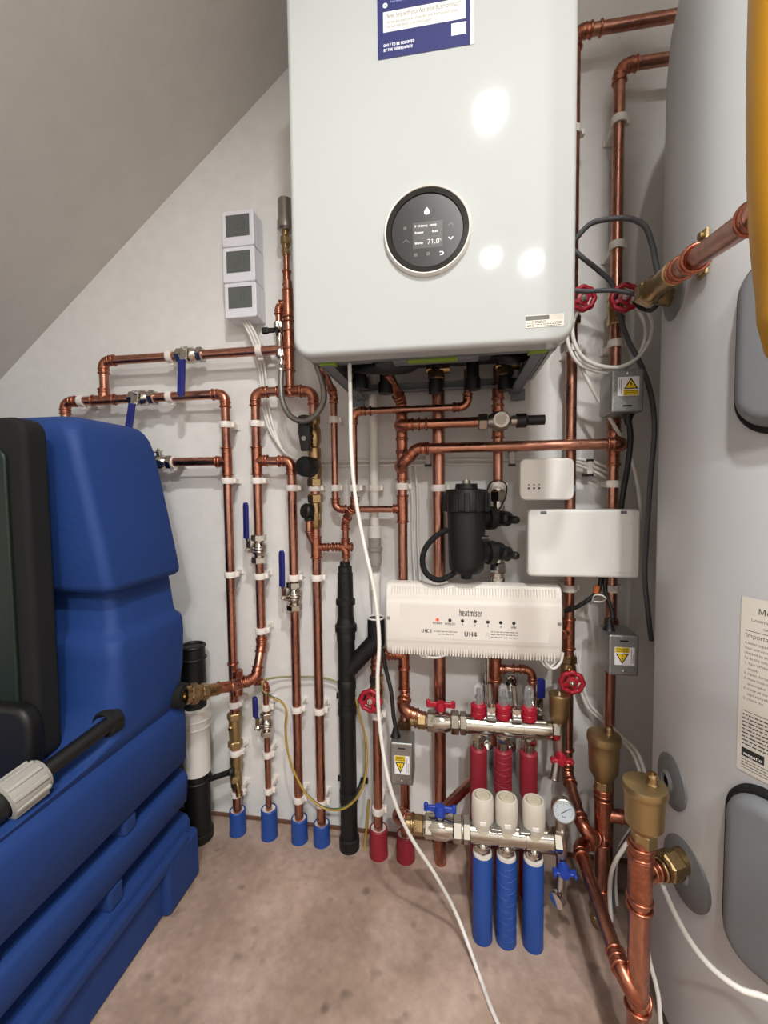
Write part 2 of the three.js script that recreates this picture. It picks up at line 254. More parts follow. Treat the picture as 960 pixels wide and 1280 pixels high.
// ---------------------------------------------------------------- blue moulded tank
{
  const t = thing('water_tank', 'big blue moulded plastic water tank with horizontal grooves standing on the floor', 'tank');
  const back = 0.17, left = -1.38;
  // [height, right side x, front z, corner radius]
  const L = [
    [0.0, -0.615, 1.0, 0.03], [0.006, -0.602, 1.01, 0.03], [0.128, -0.598, 1.01, 0.03], [0.137, -0.602, 1.005, 0.03], [0.141, -0.618, 0.99, 0.03], [0.142, -0.64, 0.97, 0.03],
    [0.176, -0.64, 0.97, 0.03], [0.178, -0.612, 0.99, 0.03], [0.184, -0.604, 1.0, 0.03], [0.236, -0.6, 1.0, 0.03], [0.244, -0.604, 1.0, 0.03], [0.248, -0.616, 0.99, 0.03], [0.249, -0.64, 0.97, 0.03],
    [0.274, -0.64, 0.97, 0.03], [0.276, -0.61, 0.99, 0.03], [0.283, -0.602, 1.0, 0.03], [0.385, -0.6, 1.0, 0.03], [0.398, -0.604, 0.99, 0.035], [0.405, -0.61, 0.97, 0.04], [0.41, -0.615, 0.9, 0.05],
    [0.418, -0.612, 0.62, 0.06], [0.426, -0.608, 0.5, 0.06], [0.44, -0.604, 0.43, 0.055], [0.465, -0.602, 0.4, 0.045], [0.5, -0.6, 0.388, 0.035], [0.58, -0.6, 0.384, 0.025], [0.606, -0.602, 0.383, 0.025], [0.615, -0.606, 0.378, 0.025],
    [0.622, -0.616, 0.368, 0.03], [0.634, -0.624, 0.36, 0.022], [0.7, -0.634, 0.352, 0.02], [0.704, -0.618, 0.37, 0.02], [0.71, -0.609, 0.381, 0.02], [0.72, -0.607, 0.384, 0.02],
    [0.8, -0.622, 0.386, 0.02], [0.9, -0.642, 0.388, 0.02], [0.97, -0.657, 0.388, 0.02], [1.0, -0.666, 0.384, 0.025], [1.016, -0.676, 0.374, 0.03], [1.028, -0.692, 0.358, 0.03], [1.034, -0.715, 0.335, 0.03], [1.036, -0.76, 0.3, 0.03],
  ];
  const n = 8, ringPts = ([y, xr, zf, r]) => {
    const o = [], rb = Math.min(r, (zf - back) / 2.2);
    const corner = (cx, cz, a) => { for (let i = 0; i <= n; i++) { const q = a + i / n * Math.PI / 2; o.push([cx + rb * Math.cos(q), y, cz + rb * Math.sin(q)]); } };
    corner(xr - rb, zf - rb, 0); corner(left + rb, zf - rb, Math.PI / 2); corner(left + rb, back + rb, Math.PI); corner(xr - rb, back + rb, Math.PI * 1.5);
    return o;
  };
  const rows = L.map(ringPts), W_ = rows[0].length, pos = [], uv = [], idx = [];
  rows.forEach(r => r.forEach(p => { pos.push(...p); uv.push(p[0] + p[2], p[1]); }));
  for (let j = 0; j + 1 < rows.length; j++) for (let i = 0; i < W_; i++) { const a = j * W_ + i, b = j * W_ + (i + 1) % W_; idx.push(a, a + W_, b, b, a + W_, b + W_); }
  const capT = pos.length / 3; pos.push((left - 0.76) / 2, 1.037, 0.235); uv.push(0, 0);
  const last = (rows.length - 1) * W_; for (let i = 0; i < W_; i++) idx.push(last + i, capT, last + (i + 1) % W_);
  const capB = capT + 1; pos.push(-1, 0, 0.5); uv.push(0, 0); for (let i = 0; i < W_; i++) idx.push((i + 1) % W_, capB, i);
  const g = new THREE.BufferGeometry(); g.setAttribute('position', new THREE.Float32BufferAttribute(pos, 3)); g.setAttribute('uv', new THREE.Float32BufferAttribute(uv, 2)); g.setIndex(idx);
  g.computeVertexNormals();
  part(t, 'body', creased(g, 0.9), M.tank);
  // webs bridging the two grooves, and the raised end of the foot
  for (const [y0, y1, z] of [[0.246, 0.278, 0.36], [0.139, 0.18, 0.4], [0.246, 0.278, 0.62], [0.139, 0.18, 0.66]]) part(t, 'web', rbox([-0.625, (y0 + y1) / 2, z], [0.042, y1 - y0, 0.034], 0.007), M.tank);
  part(t, 'foot', [rbox([-0.6, 0.058, 0.232], [0.03, 0.115, 0.115], 0.012), rbox([-0.6, 0.112, 0.58], [0.028, 0.03, 0.75], 0.011)], M.tank);
  part(t, 'gasket', [lathe([[0.014, 0.014], [0.024, 0.012], [0.027, 0.006], [0.027, -0.01], [0.014, -0.01]], [-0.601, 0.437, 0.205], EX)], M.rubber, 'round black gasket at the outlet');
  const hole = [-0.6159, 0.4718, 0.385];
  part(t, 'grommet', [lathe([[0.014, 0.0], [0.021, 0.007], [0.024, 0.003], [0.024, -0.02], [0.014, -0.02]], [hole[0] - 0.005, hole[1], 0.392], [-0.1, 0, 1])], M.rubber, 'black pipe grommet');
}
{
  const t = thing('access_panel', 'dark green panel with thick black edging leaning against the blue tank', 'panel');
  const x = -0.69, z = 0.44, y0 = 0.43, y1 = 1.012;
  part(t, 'edging', [slab([x - 0.25, (y0 + y1) / 2, z], 0.52, y1 - y0, 0.045, 0.03, 0.01)], M.rubber);
  part(t, 'infill', [slab([x - 0.25, 0.74, z + 0.024], 0.46, 0.44, 0.012, 0.02, 0.004)], M.darkGreen);
  part(t, 'lower_flap', [slab([x - 0.2, 0.48, z + 0.035], 0.44, 0.13, 0.03, 0.035, 0.01)], M.blackMatt);
}
{
  const t = thing('overflow_pipe', 'black plastic pipe with a ribbed grey compression nut entering the blue tank', 'pipe');
  const a = V([-0.6095, 0.4761, 0.392]), b = V([-0.635, 0.4499, 0.53]), d = b.clone().sub(a).normalize(), e = V([-0.5832, 0.4902, 0.6]);
  part(t, 'tube', [cyl(a.clone().addScaledVector(d, -0.015), b, 0.013)], M.black);
  part(t, 'fitting', [lathe([[0.013, 0], [0.02, 0.002], [0.022, 0.03], [0.023, 0.12], [0.018, 0.122], [0.018, 0.1]], b.clone().addScaledVector(d, 0.02), d)], M.black);
  const nut = [lathe([[0.014, 0], [0.024, 0.004], [0.027, 0.012], [0.029, 0.058], [0.023, 0.06]], b.clone().addScaledVector(d, -0.03), d, 28)];
  const m = frame(b.clone().addScaledVector(d, -0.026), d, UP);
  for (let i = 0; i < 10; i++) { const g = new RoundedBoxGeometry(0.007, 0.048, 0.006, 2, 0.002); g.translate(0, 0.03, 0.0275); g.rotateY(i / 10 * Math.PI * 2); g.applyMatrix4(m); nut.push(g); }
  part(t, 'compression_nut', nut, M.pvcGrey, 'ribbed light grey nut');
}

// ---------------------------------------------------------------- hot water cylinder
const CX = 0.611, CZ = 0.33, CR = 0.275;
const onCyl = (deg, y, off = 0) => { const a = deg * Math.PI / 180; return [CX + (CR + off) * Math.cos(a), y, CZ + (CR + off) * Math.sin(a)]; };
const outCyl = deg => [Math.cos(deg * Math.PI / 180), 0, Math.sin(deg * Math.PI / 180)];
function bentPlate(deg, y, w, h, r, thick, edge, lift = 0) {
  const nu = 28, nv = 36, pos = [], uv = [], idx = [];
  for (let j = 0; j <= nv; j++) for (let i = 0; i <= nu; i++) {
    const e = q => { const s = Math.sign(q); return s * (1 - Math.pow(1 - Math.abs(q), 1.8)); };
    let u = e(i / nu * 2 - 1) * w / 2, v = e(j / nv * 2 - 1) * h / 2; const dx = Math.abs(u) - (w / 2 - r), dy = Math.abs(v) - (h / 2 - r);
    let dist = Math.min(w / 2 - Math.abs(u), h / 2 - Math.abs(v));
    if (dx > 0 && dy > 0) { const k = Math.max(dx, dy) / Math.hypot(dx, dy); dist = r - Math.max(dx, dy); u = Math.sign(u) * (w / 2 - r + dx * k); v = Math.sign(v) * (h / 2 - r + dy * k); }
    const s = edge > 0 ? Math.min(1, dist / edge) : 1, hgt = lift + thick * Math.sqrt(1 - (1 - s) * (1 - s));
    const a = deg * Math.PI / 180 - u / CR, R = CR + hgt;
    pos.push(CX + R * Math.cos(a), y + v, CZ + R * Math.sin(a)); uv.push(u / w + 0.5, v / h + 0.5);
  }
  for (let j = 0; j < nv; j++) for (let i = 0; i < nu; i++) { const a = j * (nu + 1) + i, b = a + nu + 1; idx.push(a, a + 1, b, b, a + 1, b + 1); }
  const g = new THREE.BufferGeometry(); g.setAttribute('position', new THREE.Float32BufferAttribute(pos, 3)); g.setAttribute('uv', new THREE.Float32BufferAttribute(uv, 2)); g.setIndex(idx); g.computeVertexNormals(); return g;
}
{
  const t = thing('hot_water_cylinder', 'tall light grey unvented hot water cylinder with dark grey covers', 'cylinder');
  const H = 1.82, prof = [[0.001, 0.02], [CR - 0.01, 0.02], [CR, 0.03], [CR, H - 0.26], [CR - 0.004, H - 0.2], [CR - 0.014, H - 0.15], [CR - 0.03, H - 0.11], [CR - 0.06, H - 0.06], [CR - 0.11, H - 0.02], [0.001, H]];
  const body = lathe(prof, [CX, 0, CZ], UP, 96); scaleUV(body, 17, 1);
  part(t, 'jacket', body, M.cylinder);
  part(t, 'base_ring', lathe([[0.2, 0], [CR - 0.012, 0], [CR - 0.012, 0.03], [0.2, 0.03]], [CX, 0, CZ], UP, 64), M.rubber);
  // covers with black seals
  const cov = (deg, y, w, h) => { const s = part(t, 'cover_seal', bentPlate(deg, y, w + 0.014, h + 0.014, 0.045, 0.012, 0.006, -0.001), M.rubber, 'black rubber seal'); part(s, 'cover', bentPlate(deg, y, w, h, 0.04, 0.024, 0.016, 0.004), M.cover, 'dark grey plastic cover'); };
  cov(139, 1.055, 0.16, 0.2); cov(134, 0.395, 0.2, 0.225);
  for (const [deg, y, R, name] of [[178, 0.425, 0.04, 'blank_boss'], [170, 0.31, 0.047, 'outlet_boss'], [184, 1.182, 0.036, 'inlet_boss']])
    part(t, name, lathe([[0.008, 0.007], [0.012, 0.010], [0.016, 0.006], [R - 0.008, 0.005], [R, 0.001], [R, -0.012], [0.008, -0.012]], onCyl(deg, y, 0.0), outCyl(deg), 40), M.flange, 'grey round boss plate');
  part(t, 'instruction_label', bentPlate(139, 0.634, 0.148, 0.226, 0.001, 0.0006, 0, 0), print(0.148, 0.226, 720, (g, w, h) => {
    g.fillStyle = '#dcd7cc'; g.fillRect(0, 0, w, h); g.fillStyle = '#26241f'; const s = w * 0.47;
    g.font = `${s * 0.15}px sans-serif`; g.fillText('Megaflo eco', s * 0.27, h * 0.085);
    g.font = `${s * 0.075}px sans-serif`; g.fillText('Unvented', s * 0.17, h * 0.13); g.font = `${s * 0.055}px sans-serif`; g.fillText('Safety', s * 0.36, h * 0.168);
    g.fillRect(s * 0.08, h * 0.185, w - s * 0.16, h * 0.003);
    g.font = `${s * 0.1}px sans-serif`; g.fillText('Important', s * 0.08, h * 0.225);
    g.font = `${s * 0.058}px sans-serif`;
    ['A water supply', 'Your unit must', 'checked by an', 'To do the following', '1. Turn off the', '    supply', '2. Open the taps', '3. Hose from the', '    drain valve', '4. Close all the', '    taps and refill', '5. Check the'].forEach((l, i) => g.fillText(l, s * 0.08, h * (0.262 + i * 0.029)));
    for (let k = 0; k < 14; k++) scribble(g, s * (0.9 + 0.05 * (k % 2)), h * (0.25 + k * 0.027), w * 0.45, h * 0.012);
    g.fillRect(s * 0.08, h * 0.645, w - s * 0.16, h * 0.003);
    for (let k = 0; k < 9; k++) scribble(g, s * 0.08, h * (0.665 + k * 0.021), w * (0.6 + 0.3 * rnd()), h * 0.012);
    g.fillRect(s * 0.08, h * 0.86, s * 0.36, h * 0.05); g.fillStyle = '#ffffff'; g.font = `bold ${s * 0.075}px sans-serif`; g.fillText('megaflo', s * 0.11, h * 0.9, s * 0.3);
    g.fillStyle = '#55514a'; for (let k = 0; k < 4; k++) scribble(g, s * 0.08, h * (0.925 + k * 0.016), s * 0.5, h * 0.009);
  }), 'white paper instruction label');
}
{
  const t = thing('yellow_hose', 'thick yellow hose hanging from the ceiling in front of the grey cylinder', 'hose');
  const top = [0.2188, 1.1568, 0.72], a = [[0.2188, 1.1568, 0.72], [0.2203, 1.1106, 0.72], [0.2225, 1.0715, 0.72], [0.2278, 1.0264, 0.72], [0.2334, 0.9818, 0.725]];
  part(t, 'tube', curve([[top[0] - 0.002, CEILING - 0.004, top[2]], [top[0] - 0.001, 1.7, top[2]], ...a, [0.345, 0.86, 0.74], [0.42, 0.7, 0.76], [0.49, 0.45, 0.8], [0.51, 0.2, 0.86], [0.5, 0.03, 0.98], [0.47, 0.0215, 1.2], [0.5, 0.0215, 1.5]], 0.0205, 160, 28), M.yellow);
  part(t, 'ceiling_gland', lathe([[0.021, -0.03], [0.026, -0.028], [0.028, -0.006], [0.04, -0.004], [0.04, 0], [0.021, 0]], [top[0] - 0.002, CEILING, top[2]], UP), M.black, 'black ceiling gland');
}

// ---------------------------------------------------------------- wiring centre, boxes and thermostats
{
  const t = thing('wiring_centre', 'wide white heating wiring centre with ribbed edges and a row of lights', 'control box');
  const x0 = -0.1491, x1 = 0.2218, w = x1 - x0, cx = (x0 + x1) / 2, y1 = 0.6767, y0 = 0.5212, cy = (y0 + y1) / 2, h = y1 - y0, zb = 0.085, zf = 0.125;
  const s = new THREE.Shape(); s.moveTo(zb, -h / 2); s.lineTo(zf - 0.02, -h / 2); s.quadraticCurveTo(zf - 0.004, -h / 2 + 0.002, zf - 0.002, -h / 2 + 0.032); s.lineTo(zf, -h / 2 + 0.036); s.lineTo(zf, h / 2 - 0.036); s.lineTo(zf - 0.002, h / 2 - 0.032); s.quadraticCurveTo(zf - 0.004, h / 2 - 0.002, zf - 0.02, h / 2); s.lineTo(zb, h / 2); s.closePath();
  const g = new THREE.ExtrudeGeometry(s, { depth: w - 0.008, bevelEnabled: true, bevelThickness: 0.004, bevelSize: 0.003, bevelSegments: 3, curveSegments: 10 });
  g.rotateY(-Math.PI / 2); g.translate(x1 - 0.004, cy, 0);   // the profile's first axis becomes depth
  part(t, 'housing', creased(g, 0.5), M.unitPlastic);
  const ribs = []; for (let i = 0; i < 58; i++) { const x = x0 + 0.014 + i * (w - 0.028) / 57; for (const k of [1, -1]) ribs.push(rbox([x, cy + k * (h / 2 - 0.017), zf - 0.0035], [0.003, 0.03, 0.006], 0.001, 1)); }
  const ribPart = part(t, 'vent_ribs', ribs, M.unitPlastic); ribPart.userData.kind = 'stuff';
  for (const x of [x0 + 0.006, x1 - 0.006]) { const k = part(t, 'fixing_lug', rbox([x, cy, zf - 0.012], [0.013, 0.036, 0.028], 0.003), M.creamCap); part(k, 'screw', cyl([x, cy + 0.006, zf], [x, cy + 0.006, zf + 0.004], 0.004), M.zinc); }
  const fw = w * 0.84, fh = h - 0.082;
  part(t, 'front_label', sheet([cx + 0.002, cy + 0.001, zf + 0.0035], fw, fh), print(fw, fh, 1400, (g2, W2, H2) => {
    g2.fillStyle = '#e9e2d9'; g2.fillRect(0, 0, W2, H2); g2.fillStyle = '#3a3633'; g2.textAlign = 'center';
    g2.font = `bold ${H2 * 0.26}px sans-serif`; g2.fillText('heatmiser', W2 * 0.488, H2 * 0.3, W2 * 0.155);
    g2.font = `bold ${H2 * 0.19}px sans-serif`; g2.fillText('UH4', W2 * 0.487, H2 * 0.9);
    g2.font = `bold ${H2 * 0.085}px sans-serif`; ['POWER', 'BOILER', '1', '2', '3', '4', 'HW'].forEach((l, i) => g2.fillText(l, W2 * (0.262 + i * 0.0855), H2 * (0.57 + i * 0.008)));
    g2.font = `bold ${H2 * 0.14}px sans-serif`; g2.fillText('CE', W2 * 0.205, H2 * 0.83); g2.fillText('UK', W2 * 0.17, H2 * 0.83);
    g2.fillStyle = '#8d8780'; for (let i = 0; i < 2; i++) scribble(g2, W2 * (0.235 + i * 0.03), H2 * (0.77 + i * 0.08), W2 * (0.165 - i * 0.06), H2 * 0.05);
    for (let i = 0; i < 3; i++) scribble(g2, W2 * 0.625, H2 * (0.72 + i * 0.08), W2 * 0.18, H2 * 0.05);
    g2.beginPath(); g2.moveTo(W2 * 0.59, H2 * 0.92); g2.lineTo(W2 * 0.602, H2 * 0.76); g2.lineTo(W2 * 0.614, H2 * 0.92); g2.stroke();
  }), 'printed front strip');
  for (let i = 0; i < 7; i++) { const x = cx + 0.002 - fw / 2 + fw * (0.262 + i * 0.0855), y = cy + fh * (0.5 - 0.42);
    const on = i === 0; const m = on ? new THREE.MeshStandardMaterial({ color: 0xff5a4a, emissive: 0xff2a1a, emissiveIntensity: 1.5 }) : M.black;
    part(t, 'indicator_light', ball([x, y - i * 0.0003, zf + 0.0035], 0.0036, 1, 1, 0.5), m, on ? 'red indicator light' : undefined); }
}
{
  const x0 = 0.1387, x1 = 0.2479, y0 = 0.8619, y1 = 0.9491;
  const t = thing('receiver_box', 'small white rounded receiver box with six dots, above the larger wiring box', 'box'), c = [(x0 + x1) / 2, (y0 + y1) / 2, 0.0925];
  part(t, 'housing', slab(c, x1 - x0, y1 - y0, 0.025, 0.014, 0.004), M.whitePlastic);
  for (let i = 0; i < 3; i++) for (let j = 0; j < 2; j++) part(t, 'indicator_hole', cyl([x0 + 0.018 + i * 0.0105, y0 + 0.025 + j * 0.0075, 0.104], [x0 + 0.018 + i * 0.0105, y0 + 0.025 + j * 0.0075, 0.1055], 0.0022 - j * 0.0007, 12), M.black);
  part(t, 'side_tab', rbox([x1 + 0.003, c[1] - 0.02, 0.09], [0.008, 0.015, 0.01], 0.002), M.casingGrey, 'grey side tab');
}
{
  const x0 = 0.1509, x1 = 0.3662, y0 = 0.7045, y1 = 0.8428, w = x1 - x0, h = y1 - y0;
  const t = thing('junction_box', 'plain white rectangular junction box with two slots along its top edge', 'box'), c = [(x0 + x1) / 2, (y0 + y1) / 2];
  part(t, 'back_box', rbox([c[0], c[1], 0.092], [w - 0.006, h - 0.006, 0.02], 0.004), M.boxWhite);
  part(t, 'lid', slab([c[0], c[1], 0.118], w, h, 0.034, 0.009, 0.006), M.boxWhite);
  for (const k of [0.14, 0.85]) part(t, 'slot', rbox([x0 + w * k, y1 - 0.006, 0.1345], [0.012, 0.006, 0.003], 0.001), M.casingGrey, 'grey slot');
  part(t, 'embossed_panel', [rbox([x0 + w * 0.86, c[1] - 0.01, 0.1352], [w * 0.24, h * 0.7, 0.0012], 0.0005), rbox([x0 + w * 0.86, y0 + 0.018, 0.1358], [w * 0.18, 0.012, 0.001], 0.0004)], M.boxWhite);
}
{
  const px = [[277, 264, 318, 302], [278, 310, 319, 348], [281, 354, 321, 396]];
  const X = [-0.5515, -0.4695, -0.5522, -0.4688, -0.55, -0.4672];
  const yTop = 1.5602, yBot = 1.3077, n = 3, hh = (yTop - yBot) / n;
  const txt = ['top', 'middle', 'bottom'];
  for (let i = 0; i < 3; i++) {
    const t = thing('room_thermostat', `square white room thermostat with grey screen, ${txt[i]} of the stack of three`, 'thermostat', 'stacked room thermostats');
    const x0 = X[2 * i], x1 = X[2 * i + 1], cx = (x0 + x1) / 2, cy = yTop - hh * (i + 0.5), w = x1 - x0;
    part(t, 'back_box', rbox([cx, cy, 0.02], [w - 0.002, hh - 0.002, 0.04], 0.003), M.coolPlastic);
    part(t, 'face', slab([cx, cy, 0.048], w, hh - 0.001, 0.014, 0.006, 0.003), M.coolPlastic);
    part(t, 'screen', sheet([cx, cy + 0.006, 0.0555], w * 0.74, hh * 0.6), print(w * 0.74, hh * 0.6, 256, (g, W2, H2) => {
      g.fillStyle = '#5d605e'; g.fillRect(0, 0, W2, H2); g.fillStyle = '#525553'; g.font = `italic ${H2 * 0.55}px sans-serif`; g.fillText(['22', '21', ' 0'][i], W2 * 0.32, H2 * 0.68);
    }), 'grey display');
  }
}

// ---------------------------------------------------------------- pipework helpers
const R15 = 0.0078, R22 = 0.0112, R28 = 0.0142;
const collar = (p, d, r) => ring(p, d, r + 0.0014, 0.0024);
function elbowGeo(c, u, v, r, bend, fit) {
  const half = Math.acos(THREE.MathUtils.clamp(u.dot(v), -1, 1)) / 2, delta = Math.PI - 2 * half, t = bend * Math.tan(delta / 2), o = c.clone().addScaledVector(u.clone().add(v).normalize(), bend / Math.sin(half));
  const a = c.clone().addScaledVector(u, t).sub(o), b = c.clone().addScaledVector(v, t).sub(o), ax = a.clone().cross(b).normalize(), pts = [], n = 10;
  for (let i = 0; i <= n; i++) pts.push(o.clone().add(a.clone().applyAxisAngle(ax, delta * i / n)));
  const R = r + (fit ? 0.0016 : 0), crv = new THREE.CatmullRomCurve3(pts), g = [new THREE.TubeGeometry(crv, 14, R, 18, false)];
  scaleUV(g[0], delta * bend, 6.283 * R);
  const s = fit ? r * 1.1 : 0;
  if (fit) for (const d of [u, v]) { const p0 = c.clone().addScaledVector(d, t - 0.001), p1 = c.clone().addScaledVector(d, t + s); g.push(cyl(p0, p1, R), collar(p1, d, r), collar(c.clone().addScaledVector(d, t + s * 0.1), d, r - 0.0008)); }
  return { g, cut: t + s * 0.6 };
}
// a run of copper pipe: straight lengths and bends; fit[i] === 0 makes a corner a plain bend
function run(label, pts, r, opt = {}) {
  const t = thing(opt.name || 'copper_pipe', label, opt.category || 'pipe', opt.group), P = pts.map(V), mat = opt.mat || M.copper; t.pts = P; t.r = r;
  const cut = P.map(() => 0);
  for (let i = 1; i + 1 < P.length; i++) {
    const u = P[i - 1].clone().sub(P[i]).normalize(), v = P[i + 1].clone().sub(P[i]).normalize(); if (u.dot(v) < -0.998) continue;
    const fit = !(opt.plain === true || (opt.plain && opt.plain.includes(i))), e = elbowGeo(P[i], u, v, r, opt.bend || r * 1.7, fit);
    cut[i] = e.cut; part(t, fit ? 'elbow' : 'bend', e.g, opt.mat || (fit ? M.fitting : M.copper));
  }
  for (let i = 0; i + 1 < P.length; i++) {
    const d = P[i + 1].clone().sub(P[i]), L = d.length(); d.normalize(); if (L - cut[i] - cut[i + 1] < 0.002) continue;
    part(t, 'tube', cyl(P[i].clone().addScaledVector(d, cut[i]), P[i + 1].clone().addScaledVector(d, -cut[i + 1]), r), mat);
  }
  return t;
}
function near(run, p) {   // nearest point of a run and the direction of the pipe there
  p = V(p); let best;
  for (let i = 0; i + 1 < run.pts.length; i++) { const a = run.pts[i], b = run.pts[i + 1], d = b.clone().sub(a), k = THREE.MathUtils.clamp(p.clone().sub(a).dot(d) / d.lengthSq(), 0, 1), q = a.clone().addScaledVector(d, k), e = q.distanceTo(p); if (!best || e < best.e) best = { e, p: q, d: d.normalize() }; }
  if (Math.abs(best.d.y) > 0.6 && best.d.y < 0) best.d.negate(); if (Math.abs(best.d.x) > 0.6 && best.d.x < 0) best.d.negate();
  return best;
}
function coupling(run, at, len, r = run.r) { const n = near(run, at), a = n.p.clone().addScaledVector(n.d, -len / 2), b = n.p.clone().addScaledVector(n.d, len / 2); return part(run, 'coupling', [cyl(a, b, r + 0.0016), collar(a, n.d, r), collar(b, n.d, r)], M.fitting); }
function bead(run, at) { const n = near(run, at); return part(run, 'collar', collar(n.p, n.d, run.r), M.fitting); }
function tee(run, at, dir, len = run.r * 4.6, rb = run.r, reach = run.r * 2.4) {
  const n = near(run, at), a = n.p.clone().addScaledVector(n.d, -len / 2), b = n.p.clone().addScaledVector(n.d, len / 2), d = V(dir).normalize(), e = n.p.clone().addScaledVector(d, reach);
  return part(run, 'tee', [cyl(a, b, run.r + 0.0016), collar(a, n.d, run.r), collar(b, n.d, run.r), cyl(n.p, e, rb + 0.0016), collar(e, d, rb), collar(n.p.clone().addScaledVector(d, reach * 0.72), d, rb - 0.0006)], M.fitting);
}
function clip(run, at, what, place) {
  const n = near(run, at), r = run.r, m = frame(n.p, n.d, EZ), z = n.p.z;
  const t = thing('pipe_clip', `white plastic clip holding ${what}${place ? ', ' + place : ''}`, 'pipe clip', `white clips on ${what}`);
  const put = g => { g.applyMatrix4(m); return g; };
  const b = lathe([[r + 0.0002, -0.0075], [r + 0.0035, -0.0075], [r + 0.004, -0.006], [r + 0.004, 0.006], [r + 0.0035, 0.0075], [r + 0.0002, 0.0075]], [0, 0, 0], UP, 28);
  part(t, 'band', put(b), M.clip);
  part(t, 'base', [put(rbox([0, 0, -z / 2 - r / 2], [r * 1.5, 0.014, z - r], 0.002)), put(rbox([0, 0, -z + 0.002], [r * 2.3, 0.016, 0.004], 0.001))], M.clip);
  part(t, 'latch', put(rbox([r + 0.006, 0, -r * 0.5], [0.009, 0.013, r * 1.1], 0.002)), M.clip);
  return t;
}
const clips = (run, list, what, places) => list.forEach((p, i) => clip(run, p, what, places && places[i]));
// lever ball valve on a pipe; the stem points to out and the grip runs along lever
function leverValve(run, at, out, lever, label, { len = 0.075, grip = M.blueGrip, s = 1, side = 0 } = {}) {
  const n = near(run, at), t = thing('lever_valve', label, 'valve'), r = run.r, d = n.d, o = V(out).normalize(), l = V(lever).normalize(), P = (k, q = 0) => n.p.clone().addScaledVector(d, k).addScaledVector(o, q);
  part(t, 'body', [lathe([[r + 0.001, -0.03 * s], [r + 0.005, -0.028 * s], [r + 0.005, -0.02 * s], [r + 0.002, -0.018 * s], [r + 0.006, -0.012 * s], [r + 0.0085, -0.006 * s], [r + 0.0075, -0.004 * s], [r + 0.0088, 0], [r + 0.0075, 0.004 * s], [r + 0.0085, 0.006 * s], [r + 0.006, 0.012 * s], [r + 0.002, 0.018 * s], [r + 0.005, 0.02 * s], [r + 0.005, 0.028 * s], [r + 0.001, 0.03 * s]], n.p, d), cyl(P(0), P(0, r + 0.016), 0.0075)], M.nickel);
  for (const k of [-1, 1]) part(t, 'union_nut', hex(P(k > 0 ? 0.02 * s : -0.036 * s), d, r + 0.0075, 0.016 * s), M.nickel);
  const st = P(0, r + 0.014); part(t, 'stem_nut', [hex(st, o, 0.006, 0.007), ball(st.clone().addScaledVector(o, 0.008), 0.004)], M.chrome);
  const m = frame(st.clone().addScaledVector(o, 0.003), l, o), put = g => { g.applyMatrix4(m); return g; };
  part(t, 'lever', [put(rbox([0, 0.012, 0], [0.019, 0.036, 0.003], 0.001)), put(rbox([0, 0.034, 0.003], [0.014, 0.024, 0.003], 0.001))], M.nickel);
  const sh = new THREE.Shape(); sh.moveTo(-0.0068, 0.03); sh.lineTo(0.0068, 0.03); sh.lineTo(0.0072, 0.03 + len * 0.86); sh.quadraticCurveTo(0.007, 0.03 + len, 0, 0.03 + len); sh.quadraticCurveTo(-0.007, 0.03 + len, -0.0072, 0.03 + len * 0.86); sh.closePath();
  const gg = new THREE.ExtrudeGeometry(sh, { depth: 0.005, bevelEnabled: true, bevelThickness: 0.0015, bevelSize: 0.0015, bevelSegments: 2 }); gg.translate(0, 0, 0.003);
  part(t, 'grip', put(creased(gg, 0.6)), grip, grip === M.blueGrip ? 'blue plastic grip' : undefined);
  return t;
}
